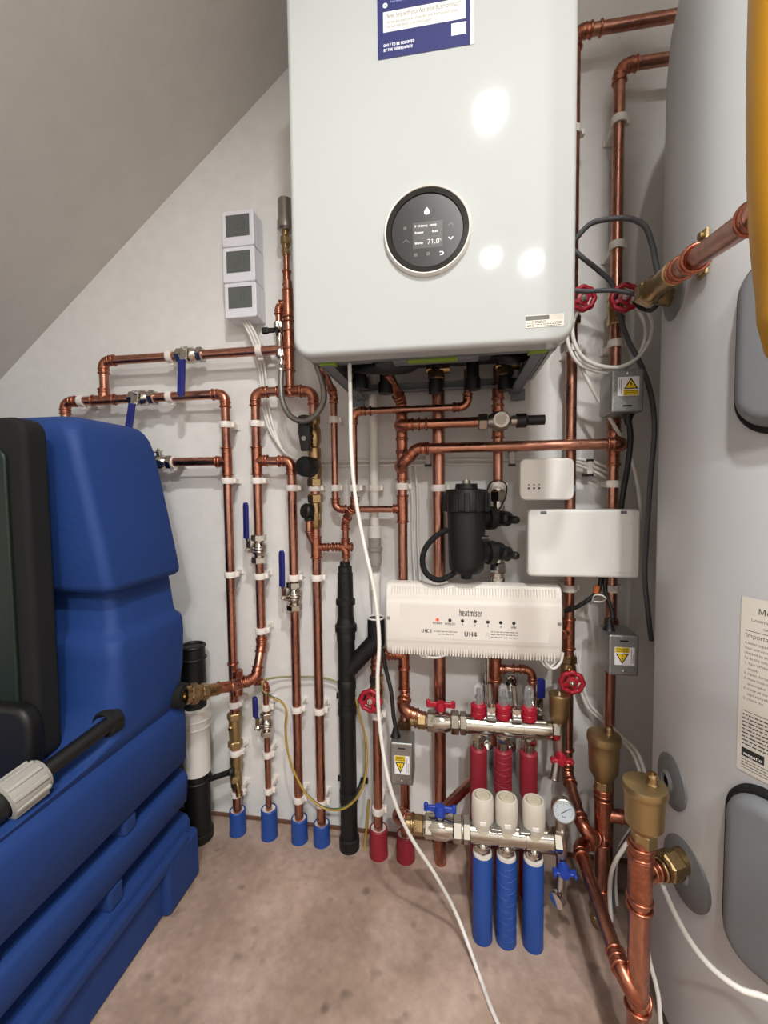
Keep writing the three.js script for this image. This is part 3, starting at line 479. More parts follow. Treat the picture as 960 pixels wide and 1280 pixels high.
// short winged handle
const wings = (p, out, along, len, mat) => { const m = frame(p, out, along); const put = g => { g.applyMatrix4(m); return g; }; const gs = [put(lathe([[0.0001, 0], [0.011, 0], [0.012, 0.006], [0.009, 0.018], [0.0001, 0.019]], [0, 0, 0], UP))]; for (const k of [-1, 1]) { gs.push(put(rbox([0, 0.012, k * len * 0.27], [0.007, 0.012, len * 0.46], 0.003))); gs.push(put(rbox([0, 0.0135, k * len * 0.43], [0.009, 0.018, len * 0.14], 0.004))); } return gs; };
function gateValve(run, at, wheelAt, label, wheelR = 0.026, name = 'gate_valve') {
  const n = near(run, at), t = thing(name, label, 'valve'), r = run.r, d = n.d, w = V(wheelAt), o = w.clone().sub(n.p).normalize();
  part(t, 'body', [lathe([[r, -0.034], [r + 0.003, -0.032], [r + 0.003, -0.016], [r + 0.005, -0.01], [r + 0.006, 0], [r + 0.005, 0.01], [r + 0.003, 0.016], [r + 0.003, 0.032], [r, 0.034]], n.p, d), cyl(n.p, n.p.clone().addScaledVector(o, r + 0.014), 0.0105)], M.brass);
  for (const k of [0.018, -0.036]) part(t, 'compression_nut', hex(n.p.clone().addScaledVector(d, k), d, r + 0.0065, 0.018), M.brass);
  part(t, 'bonnet', [hex(n.p.clone().addScaledVector(o, r + 0.01), o, 0.011, 0.012), cyl(n.p, w, 0.004)], M.brass);
  const g = [], N = 72, pts = []; for (let i = 0; i <= N; i++) { const a = i / N * Math.PI * 2, q = wheelR - 0.005 + 0.001 * Math.cos(a * 8); pts.push(new THREE.Vector3(q * Math.cos(a), 0, q * Math.sin(a))); }
  const c = new THREE.CatmullRomCurve3(pts.slice(0, N), true), m = frame(w, o, UP.clone().addScaledVector(d, 0.01).cross(o).cross(o).negate());
  const wheel = new THREE.TubeGeometry(c, 96, 0.0052, 8, true); g.push(wheel, lathe([[0.004, -0.004], [0.012, -0.003], [0.012, 0.002], [0.004, 0.004]], [0, 0, 0], UP));
  for (let k = 0; k < 4; k++) { const s = rbox([0, 0, wheelR * 0.5], [0.008, 0.004, wheelR * 0.9], 0.0015); s.rotateY(k * Math.PI / 2 + 0.4); g.push(s); }
  part(t, 'handwheel', g.map(q => { q.applyMatrix4(m); return q; }), M.redTap, 'red handwheel');
  part(t, 'wheel_nut', [hex(w.clone().addScaledVector(o, 0.001), o, 0.007, 0.006), ball(w.clone().addScaledVector(o, 0.007), 0.0035)], M.chrome, 'bright wheel nut');
  return t;
}
function sleeve(run, at, top, r, mat, label, group) {
  const n = near(run, at), x = n.p.x, z = n.p.z, t = thing('pipe_sleeve', label, 'sleeve', group), h = top;
  const prof = [[r + 0.001, 0], [r + 0.001, 0.004], [r, 0.015], [r, h - 0.002], [r - 0.002, h], [r - 0.0035, h], [r - 0.0035, 0.004]];
  part(t, 'tube', lathe(prof, [x, 0, z], UP, 28), mat);
  part(t, 'filler', lathe([[run.r, h - 0.012], [r - 0.0036, h - 0.01], [r - 0.004, h - 0.002], [run.r, h - 0.004]], [x, 0, z], UP, 24), M.foam, 'pale foam filling');
  return t;
}

// ---------------------------------------------------------------- left hand pipework
const Z = 0.05;
const pA = run('copper pipe along the wall with the upper blue lever valve, below the thermostats', [[-0.4004, 1.2275, 0.05], [-0.8939, 1.2275, 0.05], [-0.8939, 1.1344, 0.05]], R22);
const pB = run('copper pipe turning down the wall beside the blue tank to its brass outlet union', [[-1.0135, 1.0496, 0.05], [-1.0135, 1.1282, 0.05], [-0.5583, 1.1282, 0.05], [-0.5583, -0.013, 0.05]], R22);
tee(pB, [-0.8964, 1.1344, 0.05], [0, 1, 0], 0.062);
const pC = run('short level copper pipe ending at the valve behind the blue tank', [[-0.56, 0.9634, 0.05], [-0.8114, 0.9634, 0.05]], R22);
tee(pB, [-0.56, 0.9618, 0.05], [-1, 0, 0], 0.066);
const pD = run('copper pipe dropping beside the first blue lever, bending to the tank union', [[-0.3906, 1.1283, 0.05], [-0.4792, 1.1283, 0.05], [-0.4792, 0.5007, 0.05], [-0.4792, 0.4329, 0.085], [-0.5184, 0.4158, 0.1]], R22, { plain: [4] });
const pE = run('short copper pipe from the brass tank union', [[-0.5597, 0.4285, 0.15], [-0.5184, 0.4158, 0.1]], R22);
const pF = run('thin copper pipe below the tank union with a small lever valve', [[-0.545, 0.4059, 0.05], [-0.4712, 0.4059, 0.05], [-0.4712, -0.0061, 0.05]], R15, { bend: 0.016 });
const pG = run('copper pipe with a lever valve halfway, third upright from the blue tank', [[-0.4751, 0.9601, 0.05], [-0.39, 0.9601, 0.05], [-0.39, -0.0054, 0.05]], R22);
tee(pD, [-0.4772, 0.962, 0.05], [1, 0, 0], 0.066);
const pH = run('copper pipe below the black lever and gauges, fourth upright from the tank', [[-0.3906, 1.125, 0.05], [-0.3314, 1.125, 0.05], [-0.3314, -0.0066, 0.05]], R22);
const pR = run('copper riser beside the boiler topped by a steel shock arrester', [[-0.3895, 1.1273, 0.05], [-0.3895, 1.3849, 0.05]], R22);
const pR2 = run('slim copper pipe at the top of the riser', [[-0.3912, 1.3777, 0.05], [-0.3912, 1.4593, 0.05]], R15);
tee(pR, [-0.3906, 1.1273, 0.05], [1, 0, 0], 0.02); part(pR, 'tee', [cyl(V([-0.3906, 1.1273, 0.05]).add(V([-0.03, 0, 0])), V([-0.3906, 1.1273, 0.05]).add(V([0.03, 0, 0])), R22 + 0.0016), collar(V([-0.3906, 1.1273, 0.05]).add(V([-0.03, 0, 0])), EX, R22), collar(V([-0.3906, 1.1273, 0.05]).add(V([0.03, 0, 0])), EX, R22)], M.fitting);
tee(pR, [-0.3877, 1.3327, 0.05], [-1, 0, 0], 0.062, R15, 0.02); coupling(pR, [-0.3908, 1.2014, 0.05], 0.05); bead(pR, [-0.3887, 1.2917, 0.05]); coupling(pR, [-0.3897, 1.2485, 0.05], 0.04);
coupling(pR2, [-0.3923, 1.3927, 0.05], 0.03);
{ const n = near(pD, [-0.4757, 1.0907, 0.05]); }
bead(pD, [-0.4727, 0.5131, 0.05]); bead(pB, [-0.5567, 0.4491, 0.05]);
part(pB, 'tee', [cyl([-0.5463, 0.4309, 0.05], [-0.5483, 0.3681, 0.05], R22 + 0.002), cyl([-0.5474, 0.3953, 0.05], [-0.5205, 0.4157, 0.1], R22 + 0.001), cyl([-0.5325, 0.4154, 0.101], [-0.503, 0.4253, 0.097], R22 + 0.002), collar([-0.5325, 0.4154, 0.101], [1, 0, 0], R22), collar([-0.503, 0.4253, 0.097], [0.8, 0.3, 0], R22)], M.fitting);
coupling(pE, [-0.5419, 0.4199, 0.125], 0.03);

clips(pA, [[-0.7029, 1.2273, 0.05], [-0.4637, 1.2247, 0.05]], 'the level pipe with the upper lever', ['beside its valve', 'at the thermostat cables']);
clips(pB, [[-0.9608, 1.1269, 0.05], [-0.7069, 1.1281, 0.05]], 'the level pipe with the lower lever', ['above the tank', 'below the upper lever']);
clips(pB, [[-0.557, 1.0527, 0.05], [-0.555, 0.9139, 0.05], [-0.5539, 0.678, 0.05], [-0.549, 0.3428, 0.05], [-0.5507, 0.2158, 0.05], [-0.5496, 0.1068, 0.05]], 'the upright beside the tank', ['just below its top elbow', 'just below its tee', 'halfway up it', 'just above the brass check valve', 'between check valve and drain cock', 'just above the blue sleeve']);
clip(pC, [-0.7091, 0.9629, 0.05], 'the short level pipe behind the blue tank');
clips(pD, [[-0.4768, 1.0519, 0.05], [-0.4765, 0.9128, 0.05], [-0.4704, 0.6756, 0.05], [-0.4699, 0.5378, 0.05]], 'the second upright from the tank', ['below its top elbow', 'below its tee', 'below its blue lever valve', 'above its bend to the union']);
clips(pF, [[-0.4623, 0.3405, 0.05], [-0.4634, 0.2171, 0.05], [-0.4615, 0.1223, 0.05]], 'the thin pipe under the tank union', ['above its small valve', 'below its small valve', 'above its blue sleeve']);
clips(pG, [[-0.3858, 0.894, 0.05], [-0.3785, 0.6736, 0.05], [-0.3818, 0.342, 0.05], [-0.3848, 0.1092, 0.05]], 'the third upright from the tank', ['below its top elbow', 'touching its lever valve', 'beside the earth cable loop', 'above its blue sleeve']);
clips(pH, [[-0.325, 0.8933, 0.05], [-0.3213, 0.6748, 0.05], [-0.3236, 0.3421, 0.05], [-0.324, 0.1052, 0.05]], 'the fourth upright from the tank', ['between the two black caps', 'below its side tee', 'beside the earth cable', 'above its blue sleeve']);

leverValve(pA, [-0.6478, 1.2339, 0.05], [0, 0.25, 1], [0, -1, 0.1], 'nickel ball valve with blue lever hanging down on the upper level pipe', { len: 0.088 });
leverValve(pB, [-0.7834, 1.1294, 0.05], [0, 0.25, 1], [-0.12, -1, 0.1], 'nickel ball valve with blue lever hanging down on the lower level pipe', { len: 0.07 });
leverValve(pC, [-0.7405, 0.9656, 0.05], [0, 1, 0.25], [-1, 0, 0], 'nickel ball valve with level blue lever just behind the blue tank', { len: 0.05 });
leverValve(pD, [-0.4833, 0.7438, 0.05], [-0.75, 0, 1], [0, 1, -0.02], 'nickel ball valve with raised blue lever on the second copper upright', { len: 0.085 });
leverValve(pG, [-0.3857, 0.6275, 0.05], [-0.75, 0, 1], [0, 1, -0.02], 'nickel ball valve with raised blue lever on the third copper upright', { len: 0.085 });
leverValve(pF, [-0.4678, 0.2963, 0.05], [-0.75, 0, 1], [0, 1, 0], 'small nickel ball valve with raised blue lever near the blue sleeves', { len: 0.05, s: 0.85 });

{ // brass union on the tank outlet
  const t = thing('tank_union', 'brass union joining the blue tank outlet to copper pipe', 'pipe fitting'), a = V([-0.592, 0.437, 0.205]), b = V([-0.5475, 0.4246, 0.14]), d = b.clone().sub(a).normalize(), L = b.distanceTo(a);
  part(t, 'body', [lathe([[0.012, 0], [0.02, 0.002], [0.02, L * 0.3], [0.016, L * 0.34], [0.016, L * 0.6], [R22 + 0.003, L * 0.7], [R22 + 0.003, L], [R22, L]], a, d)], M.brass);
  part(t, 'nut', hex(a.clone().addScaledVector(d, L * 0.15), d, 0.0235, L * 0.24), M.brass); part(t, 'nut', hex(a.clone().addScaledVector(d, L * 0.48), d, 0.019, L * 0.2), M.brass);
}
{ // brass check valve and drain cock low on the first upright
  const t = thing('check_valve', 'dull brass check valve on the copper upright beside the tank', 'valve'), n = near(pB, [-0.5511, 0.2752, 0.05]), p = n.p, h = 0.092;
  part(t, 'body', lathe([[R22, -h / 2], [0.0165, -h / 2 + 0.002], [0.0165, -h * 0.32], [0.014, -h * 0.3], [0.0155, -h * 0.1], [0.0155, h * 0.1], [0.014, h * 0.28], [0.0165, h * 0.3], [0.0165, h / 2 - 0.002], [R22, h / 2]], p, UP), M.dullBrass);
  part(t, 'nut', hex([p.x, p.y - h / 2, p.z], UP, 0.0185, 0.018), M.dullBrass); part(t, 'nut', hex([p.x, p.y + h / 2 - 0.018, p.z], UP, 0.0185, 0.018), M.dullBrass);
  part(t, 'test_plug', [cyl([p.x - 0.002, p.y + 0.012, p.z], [p.x - 0.002, p.y + 0.012, p.z + 0.022], 0.004), hex([p.x - 0.002, p.y + 0.012, p.z + 0.018], EZ, 0.0055, 0.005)], M.brass);
  const k = thing('drain_cock', 'brass drain cock above the first blue sleeve', 'valve'), q = near(pB, [-0.5499, 0.1689, 0.05]).p;
  part(k, 'body', lathe([[R22, -0.045], [0.0145, -0.043], [0.0145, -0.01], [0.0125, 0.0], [0.015, 0.022], [0.0145, 0.042], [R22, 0.044]], q, UP), M.dullBrass);
  part(k, 'spout', [curve([q.toArray(), [q.x + 0.01, q.y - 0.004, q.z + 0.02], [q.x + 0.018, q.y - 0.02, q.z + 0.028], [q.x + 0.022, q.y - 0.048, q.z + 0.028]], 0.0075), ring([q.x + 0.022, q.y - 0.04, q.z + 0.028], UP, 0.007, 0.0018), ring([q.x + 0.022, q.y - 0.046, q.z + 0.028], UP, 0.0068, 0.0018)], M.brass);
  part(k, 'square_key', [hex([q.x + 0.012, q.y - 0.006, q.z + 0.024], [0.3, 0.2, 1], 0.009, 0.014), cyl([q.x + 0.014, q.y - 0.004, q.z + 0.036], [q.x + 0.016, q.y - 0.003, q.z + 0.046], 0.0035)], M.dullBrass);
}
const sleeves = [[pB, [-0.5551, 0.0004, 0.05], .062, 'blue sleeve around the copper upright below the drain cock'], [pF, [-0.4625, 0.0007, 0.05], .075, 'blue sleeve around the thin copper pipe below the small lever valve'], [pG, [-0.3851, -0.0006, 0.05], .06, 'blue sleeve around the third copper upright, beside the earth cable'], [pH, [-0.3219, -0.0034, 0.05], .053, 'blue sleeve around the fourth copper upright, next to the black waste pipe']];
for (const [p, at, h, l] of sleeves) sleeve(p, at, h, 0.0205, M.blueSleeve, l, 'blue sleeves along the wall');

{ // shock arrester
  const t = thing('shock_arrester', 'brushed steel shock arrester on top of the copper riser', 'arrester'), b = V([-0.3918, 1.4556, 0.05]), y = k => [b.x, b.y + k, b.z];
  part(t, 'bottle', lathe([[0.001, 0.045], [0.014, 0.045], [0.0195, 0.05], [0.0195, 0.066], [0.017, 0.074], [0.0175, 0.112], [0.016, 0.117], [0.001, 0.118]], b, UP, 32), M.brushedSteel);
  part(t, 'adaptor', [hex(y(0.014), UP, 0.0125, 0.02), cyl(y(-0.01), y(0.045), 0.009), hex(y(-0.008), UP, 0.011, 0.012)], M.brass, 'brass adaptor');
}
const pL = run('small looped copper pipe joining the riser to the filling valve', [[-0.3877, 1.3337, 0.05], [-0.4135, 1.3337, 0.05], [-0.4135, 1.2822, 0.05]], R15, { bend: 0.014 });
{ // filling loop valve with black lever and braided hose
  const t = thing('filling_valve', 'slim nickel filling valve with short black lever beside the riser', 'valve'), a = V([-0.4149, 1.2935, 0.05]), b = V([-0.4074, 1.1858, 0.055]), d = b.clone().sub(a).normalize(), L = a.distanceTo(b), P = k => a.clone().addScaledVector(d, k * L);
  part(t, 'body', lathe([[R15, 0], [0.0105, 0.002], [0.0105, L * 0.16], [0.008, L * 0.2], [0.0095, L * 0.3], [0.0095, L * 0.52], [0.007, L * 0.6], [0.0105, L * 0.64], [0.0105, L * 0.8], [0.0075, L * 0.84], [0.0085, L], [0.003, L]], a, d), M.nickel);
  part(t, 'nut', hex(P(0.02), d, 0.0118, L * 0.15), M.nickel); part(t, 'nut', hex(P(0.64), d, 0.0118, L * 0.15), M.nickel);
  const h = P(0.24); part(t, 'lever', [rbox([h.x - 0.016, h.y, h.z + 0.016], [0.042, 0.012, 0.008], 0.004), cyl(h, [h.x, h.y, h.z + 0.02], 0.006), rbox([h.x - 0.028, h.y, h.z + 0.016], [0.018, 0.016, 0.009], 0.004)], M.black, 'black lever');
  const hs = thing('braided_hose', 'grey braided filling hose hanging in a loop below the boiler corner', 'hose');
  part(hs, 'tube', curve([[-0.4069, 1.1893, 0.056], [-0.4043, 1.1404, 0.07], [-0.3934, 1.0902, 0.085], [-0.3707, 1.0581, 0.095], [-0.3402, 1.0462, 0.1], [-0.3098, 1.0578, 0.105], [-0.2889, 1.0864, 0.11], [-0.2852, 1.1176, 0.12], [-0.2924, 1.152, 0.13], [-0.3013, 1.1772, 0.14]], 0.0068, 80, 14), M.hose);
  part(hs, 'ferrule', [cyl([-0.4071, 1.1971, 0.055], [-0.4076, 1.1731, 0.06], 0.0085), hex([-0.407, 1.1771, 0.059], [0, 1, 0], 0.0098, 0.012)], M.chrome);
}
{ // black lever valve, regulating gauge and relief valve on the fourth upright
  const n = near(pH, [-0.3305, 1.0182, 0.05]), p = n.p, t = thing('isolating_valve', 'brass isolating valve with dark plastic lever below the hose loop', 'valve');
  part(t, 'body', lathe([[R22, -0.055], [0.016, -0.053], [0.016, -0.03], [0.0125, -0.026], [0.0165, -0.01], [0.0165, 0.012], [0.0125, 0.026], [0.0155, 0.03], [0.0155, 0.048], [R22, 0.05]], p, UP), M.brass);
  const c = [p.x - 0.011, p.y + 0.004, p.z + 0.027]; const sh = new THREE.Shape(); sh.moveTo(-0.011, 0.036); sh.quadraticCurveTo(0, 0.042, 0.011, 0.036); sh.lineTo(0.012, -0.01); sh.lineTo(0.007, -0.04); sh.lineTo(-0.007, -0.04); sh.lineTo(-0.012, 0.0); sh.closePath();
  const g = new THREE.ExtrudeGeometry(sh, { depth: 0.012, bevelEnabled: true, bevelThickness: 0.003, bevelSize: 0.002, bevelSegments: 2 }); g.translate(...c);
  part(t, 'lever', [creased(g, 0.6), cyl([p.x, p.y, p.z], [p.x - 0.01, p.y - 0.004, p.z + 0.03], 0.009)], M.black, 'dark plastic lever');
  part(t, 'lever_badge', cyl([c[0], c[1] - 0.014, c[2] + 0.015], [c[0], c[1] - 0.014, c[2] + 0.0165], 0.0055), M.pvcGrey, 'round pale badge');
  const q = near(pH, [-0.3261, 0.9415, 0.05]).p, k = thing('pressure_reducer', 'brass pressure reducing valve with fat black round cap', 'valve');
  part(k, 'body', [lathe([[R22, -0.04], [0.015, -0.038], [0.0165, -0.02], [0.018, 0], [0.015, 0.02], [R22, 0.03]], q, UP), hex([q.x, q.y - 0.045, q.z], UP, 0.0185, 0.02)], M.brass);
  const d = V([-0.32, 0.06, 1]).normalize(); part(k, 'cap', lathe([[0.001, 0], [0.022, 0.0], [0.024, 0.004], [0.024, 0.03], [0.021, 0.036], [0.001, 0.038]], q.clone().addScaledVector(d, 0.012), d, 28), M.black, 'black round cap');
  const s = near(pH, [-0.3262, 0.8352, 0.05]).p, f = thing('relief_valve', 'brass relief valve with small black knurled cap and copper discharge', 'valve');
  part(f, 'body', [lathe([[R22, -0.04], [0.014, -0.036], [0.0145, 0.01], [R22, 0.04]], s, UP), hex([s.x, s.y + 0.022, s.z], UP, 0.0185, 0.022), hex([s.x, s.y - 0.02, s.z], UP, 0.015, 0.02)], M.brass);
  const e = V([-0.75, 0.15, 1]).normalize(), cap = s.clone().addScaledVector(e, 0.014);
  part(f, 'cap', [lathe([[0.012, 0], [0.019, 0.002], [0.019, 0.016], [0.016, 0.02], [0.001, 0.021]], cap, e, 16), cyl(cap.clone().addScaledVector(e, 0.004).add(V([0, -0.022, 0])), cap.clone().addScaledVector(e, 0.006), 0.012)], M.black, 'black knurled cap');
  const o = cap.clone().addScaledVector(e, 0.005); part(f, 'discharge', [curve([[o.x, o.y - 0.02, o.z], [o.x, o.y - 0.055, o.z], [o.x + 0.006, o.y - 0.078, o.z - 0.012], [s.x, o.y - 0.1, s.z + 0.004]], R15, 30, 16), ring([o.x, o.y - 0.05, o.z], UP, 0.009, 0.0022)], M.copper, 'copper discharge pipe');
}
tee(pH, [-0.3178, 0.7495, 0.05], [1, 0, 0], 0.05, R15, 0.03);
const pI = run('short level copper pipe feeding the top of the black waste pipe', [[-0.3178, 0.7507, 0.05], [-0.2571, 0.7507, 0.05], [-0.2571, 0.7112, 0.05]], R15, { bend: 0.015 });
bead(pI, [-0.2897, 0.7497, 0.05]);

// ---------------------------------------------------------------- pipes under the boiler
const pQ1 = run('thin copper pipe from the boiler corner down and across to a tee', [[-0.2783, 1.1522, 0.14], [-0.2783, 1.1124, 0.06], [-0.2783, 0.8419, 0.06], [-0.1181, 0.8419, 0.06]], R15, { bend: 0.016 });
clips(pQ1, [[-0.2756, 1.0528, 0.06], [-0.2745, 0.8927, 0.06]], 'the thin pipe nearest the hose loop', ['just below the boiler', 'just above its lower elbow']);
const pQ2 = run('thin copper pipe crossing below the boiler then dropping to the black waste', [[0.0299, 1.1426, 0.1], [0.0299, 1.0635, 0.1], [-0.2223, 1.0635, 0.1], [-0.2223, 0.8521, 0.1], [-0.2567, 0.8123, 0.055], [-0.2567, 0.7501, 0.05]], R15, { bend: 0.018 });
clip(pQ2, [-0.2243, 0.892, 0.1], 'the thin copper pipe behind the white cable'); bead(pQ2, [-0.1832, 1.0644, 0.1]); bead(pQ2, [0.0001, 1.064, 0.1]);
tee(pI, [-0.2578, 0.7501, 0.05], [0, 1, 0], 0.03);
const pM1 = run('copper pipe with three tees from the boiler to a red floor sleeve', [[-0.1384, 1.1343, 0.14], [-0.1173, 1.0861, 0.065], [-0.1173, 0.0043, 0.065]], R22);
const pM2 = run('thick plain copper pipe straight from the boiler to the floor', [[-0.0338, 1.1553, 0.065], [-0.0338, -0.0208, 0.065]], R28);
const pM3 = run('copper pipe from the boiler down to the black magnetic filter', [[0.097, 1.1551, 0.065], [0.097, 0.8347, 0.065]], R22);
const pM3b = run('copper pipe below the black filter passing behind the wiring centre', [[0.0928, 0.7266, 0.065], [0.0928, 0.3002, 0.065]], R22);
const pH1 = run('level copper pipe ending at the bypass valve under the boiler', [[-0.1171, 1.0296, 0.065], [-0.1171, 1.0296, 0.105], [0.0856, 1.0296, 0.105]], R22, { bend: 0.016 });
const pH2 = run('long level copper pipe running right to the cylinder upright', [[-0.118, 0.9376, 0.065], [-0.118, 0.9376, 0.105], [-0.0799, 0.9763, 0.105], [0.3367, 0.9763, 0.105], [0.3493, 0.9763, 0.06]], R22, { bend: 0.018 });
tee(pM1, [-0.1195, 1.0318, 0.065], [0, 0, 1], 0.06, R22, 0.022); tee(pM1, [-0.1185, 0.9405, 0.065], [0, 0, 1], 0.06, R22, 0.022); coupling(pM1, [-0.118, 0.9899, 0.065], 0.028); tee(pM1, [-0.1175, 0.8428, 0.065], [-1, 0, 0], 0.06, R15, 0.02); bead(pH1, [-0.0742, 1.0281, 0.105]); bead(pH1, [-0.0586, 1.0276, 0.105]); bead(pH2, [-0.0554, 0.9755, 0.105]);
coupling(pM3, [0.0976, 1.0996, 0.065], 0.03); tee(pM3, [0.0978, 1.0349, 0.065], [0, 0, 1], 0.07, R22, 0.02);
clip(pM1, [-0.1171, 0.8945, 0.065], 'the pipe with three tees'); clip(pM2, [-0.0346, 0.8899, 0.065], 'the thick plain copper pipe'); clip(pM3, [0.0981, 0.8936, 0.065], 'the pipe above the black filter');
{ // bypass valve at the end of the level pipe
  const e = pH1.pts[2], t = thing('bypass_valve', 'nickel bypass valve with black end cap on the level pipe', 'valve'), P = (x, y = 0, z = 0) => [e.x + x, e.y + y, e.z + z];
  part(t, 'body', [lathe([[0.012, -0.02], [0.014, -0.012], [0.02, 0], [0.022, 0.01], [0.018, 0.026], [0.011, 0.034], [0.011, 0.05], [0.0001, 0.05]], P(0), EX), cyl(P(0.012), P(0.012, 0, 0.024), 0.016), cyl(P(0.008, 0, 0), P(0.008, 0, -0.03), 0.013)], M.brushedSteel);
  part(t, 'nut', hex(P(-0.034), EX, 0.0185, 0.02), M.brushedSteel);
  part(t, 'indicator_cap', cyl(P(0.012, 0.001, 0.024), P(0.012, 0.001, 0.026), 0.011, 24), M.cream, 'round cream cap');
  part(t, 'end_cap', [lathe([[0.001, 0], [0.015, 0.001], [0.015, 0.02], [0.0105, 0.024], [0.0105, 0.058], [0.001, 0.06]], P(0.044), EX)], M.black, 'black plastic end cap');
}
{ // white plastic condensate pipe and tundish
  const t = thing('condensate_pipe', 'white plastic condensate pipe with clear tundish running into black waste pipe', 'pipe'), x = -0.1894, z = 0.03;
  const y = v => v; const Y0 = 1.1804, Ya = 0.7949, Yb = 0.7715, Yc = 0.701, Yd = 0.6735, Ye = 0.5686;
  part(t, 'tube', [cyl([x, Ya, z], [x, Y0, z], 0.0108)], M.pvcWhite); part(t, 'tube', cyl([x + 0.002, Ye - 0.02, z + 0.002], [x + 0.002, Yd, z], 0.0108), M.pvcWhite);
  part(t, 'socket', cyl([x, Yb, z], [x, Ya + 0.006, z], 0.0155), M.pvcWhite); part(t, 'socket', [cyl([x, Yd - 0.012, z], [x, Yd + 0.012, z], 0.0135), cyl([x, Yd - 0.03, z], [x, Yd - 0.012, z], 0.0125)], M.pvcWhite);
  const H = Yb - Yc; part(t, 'tundish', lathe([[0.013, H], [0.015, H], [0.015, H * 0.7], [0.0185, H * 0.66], [0.0185, H * 0.56], [0.0155, H * 0.5], [0.0165, H * 0.2], [0.0135, 0.002], [0.012, 0]], [x, Yc, z], UP), M.frosted, 'cloudy clear plastic tundish');
  const cap = { pts: [V([x, Ye, z]), V([x, Y0, z])], r: 0.0108 }; clip(cap, [x, 0.8917, z], 'the white plastic condensate pipe');
}
{ // black waste pipe
  const t = thing('waste_pipe', 'black plastic waste pipe with slanting side branch standing on the floor', 'pipe'), x = -0.2588, z = 0.055, y = (py) => py;
  const Y = { top: 0.716, a: 0.6888, b: 0.6187, c: 0.5835, d: 0.552 };
  part(t, 'tube', [cyl([x, 0.002, z], [x, Y.d, z], 0.0205, 28)], M.blackMatt);
  part(t, 'tail_nut', [cyl([x, Y.a, z], [x, Y.top, z], 0.0125), lathe([[0.012, 0], [0.017, 0.001], [0.017, 0.02], [0.012, 0.022]], [x, Y.a - 0.004, z], UP, 12)], M.blackMatt);
  part(t, 'reducer', [lathe([[0.022, 0], [0.019, 0.004], [0.0185, (Y.a - Y.b)], [0.012, Y.a - Y.b + 0.002]], [x, Y.b, z], UP), rbox([x, (Y.a + Y.b) / 2 + 0.01, z + 0.018], [0.009, 0.016, 0.004], 0.001)], M.blackMatt);
  part(t, 'collar', [cyl([x, Y.d, z], [x, Y.b + 0.004, z], 0.0185, 28), lathe([[0.0185, 0], [0.0235, 0.002], [0.0235, 0.014], [0.0185, 0.018]], [x, Y.b - 0.008, z], UP)], M.blackMatt);
  part(t, 'collar', lathe([[0.0205, 0], [0.0265, 0.001], [0.0265, 0.016], [0.0225, 0.02], [0.02, 0.034]], [x, Y.d - 0.006, z], UP, 18), M.blackMatt);
  const bx = -0.1847, by = 0.5822, jy = 0.4534;
  part(t, 'branch', [cyl([x, jy - 0.008, z], [bx, 0.5277, z], 0.0205, 28), cyl([bx, 0.5218, z], [bx, by, z], 0.0205, 28), ball([bx, 0.5238, z], 0.0206), lathe([[0.0205, 0], [0.0225, 0.001], [0.0225, 0.02], [0.0205, 0.024]], [x, jy - 0.05, z], UP), lathe([[0.0205, 0], [0.0225, 0.001], [0.0225, 0.02], [0.0205, 0.024]], [x, 0.5246, z], UP)], M.blackMatt);
  for (const cy of [0.3395, 0.1181]) part(t, 'collar', lathe([[0.0205, 0], [0.0225, 0.001], [0.0225, 0.02], [0.0205, 0.024]], [x, cy, z], UP), M.blackMatt);
  part(t, 'floor_collar', lathe([[0.0205, 0], [0.025, 0.001], [0.025, 0.028], [0.0205, 0.03]], [x, 0, z], UP), M.blackMatt);
  part(t, 'rim', ring([bx, by, z], UP, 0.019, 0.0022), M.pvcWhite, 'pale socket rim');
  [[885, 'upper'], [990, 'lower']].forEach(([py, w], i) => { const yy = [0.3616, 0.1428][i], k = thing('waste_bracket', `black steel bracket, ${w} of the two holding the waste pipe`, 'bracket', 'brackets on the black waste pipe');
    part(k, 'band', lathe([[0.0207, -0.006], [0.0225, -0.006], [0.0225, 0.006], [0.0207, 0.006]], [x, yy, z], UP), M.black);
    for (const s of [-1, 1]) part(k, 'ear', [rbox([x + s * 0.03, yy, 0.008], [0.02, 0.015, 0.004], 0.001), rbox([x + s * 0.022, yy, 0.028], [0.003, 0.013, 0.042], 0.001), cyl([x + s * 0.031, yy, 0.01], [x + s * 0.031, yy, 0.013], 0.003)], M.black); });
}
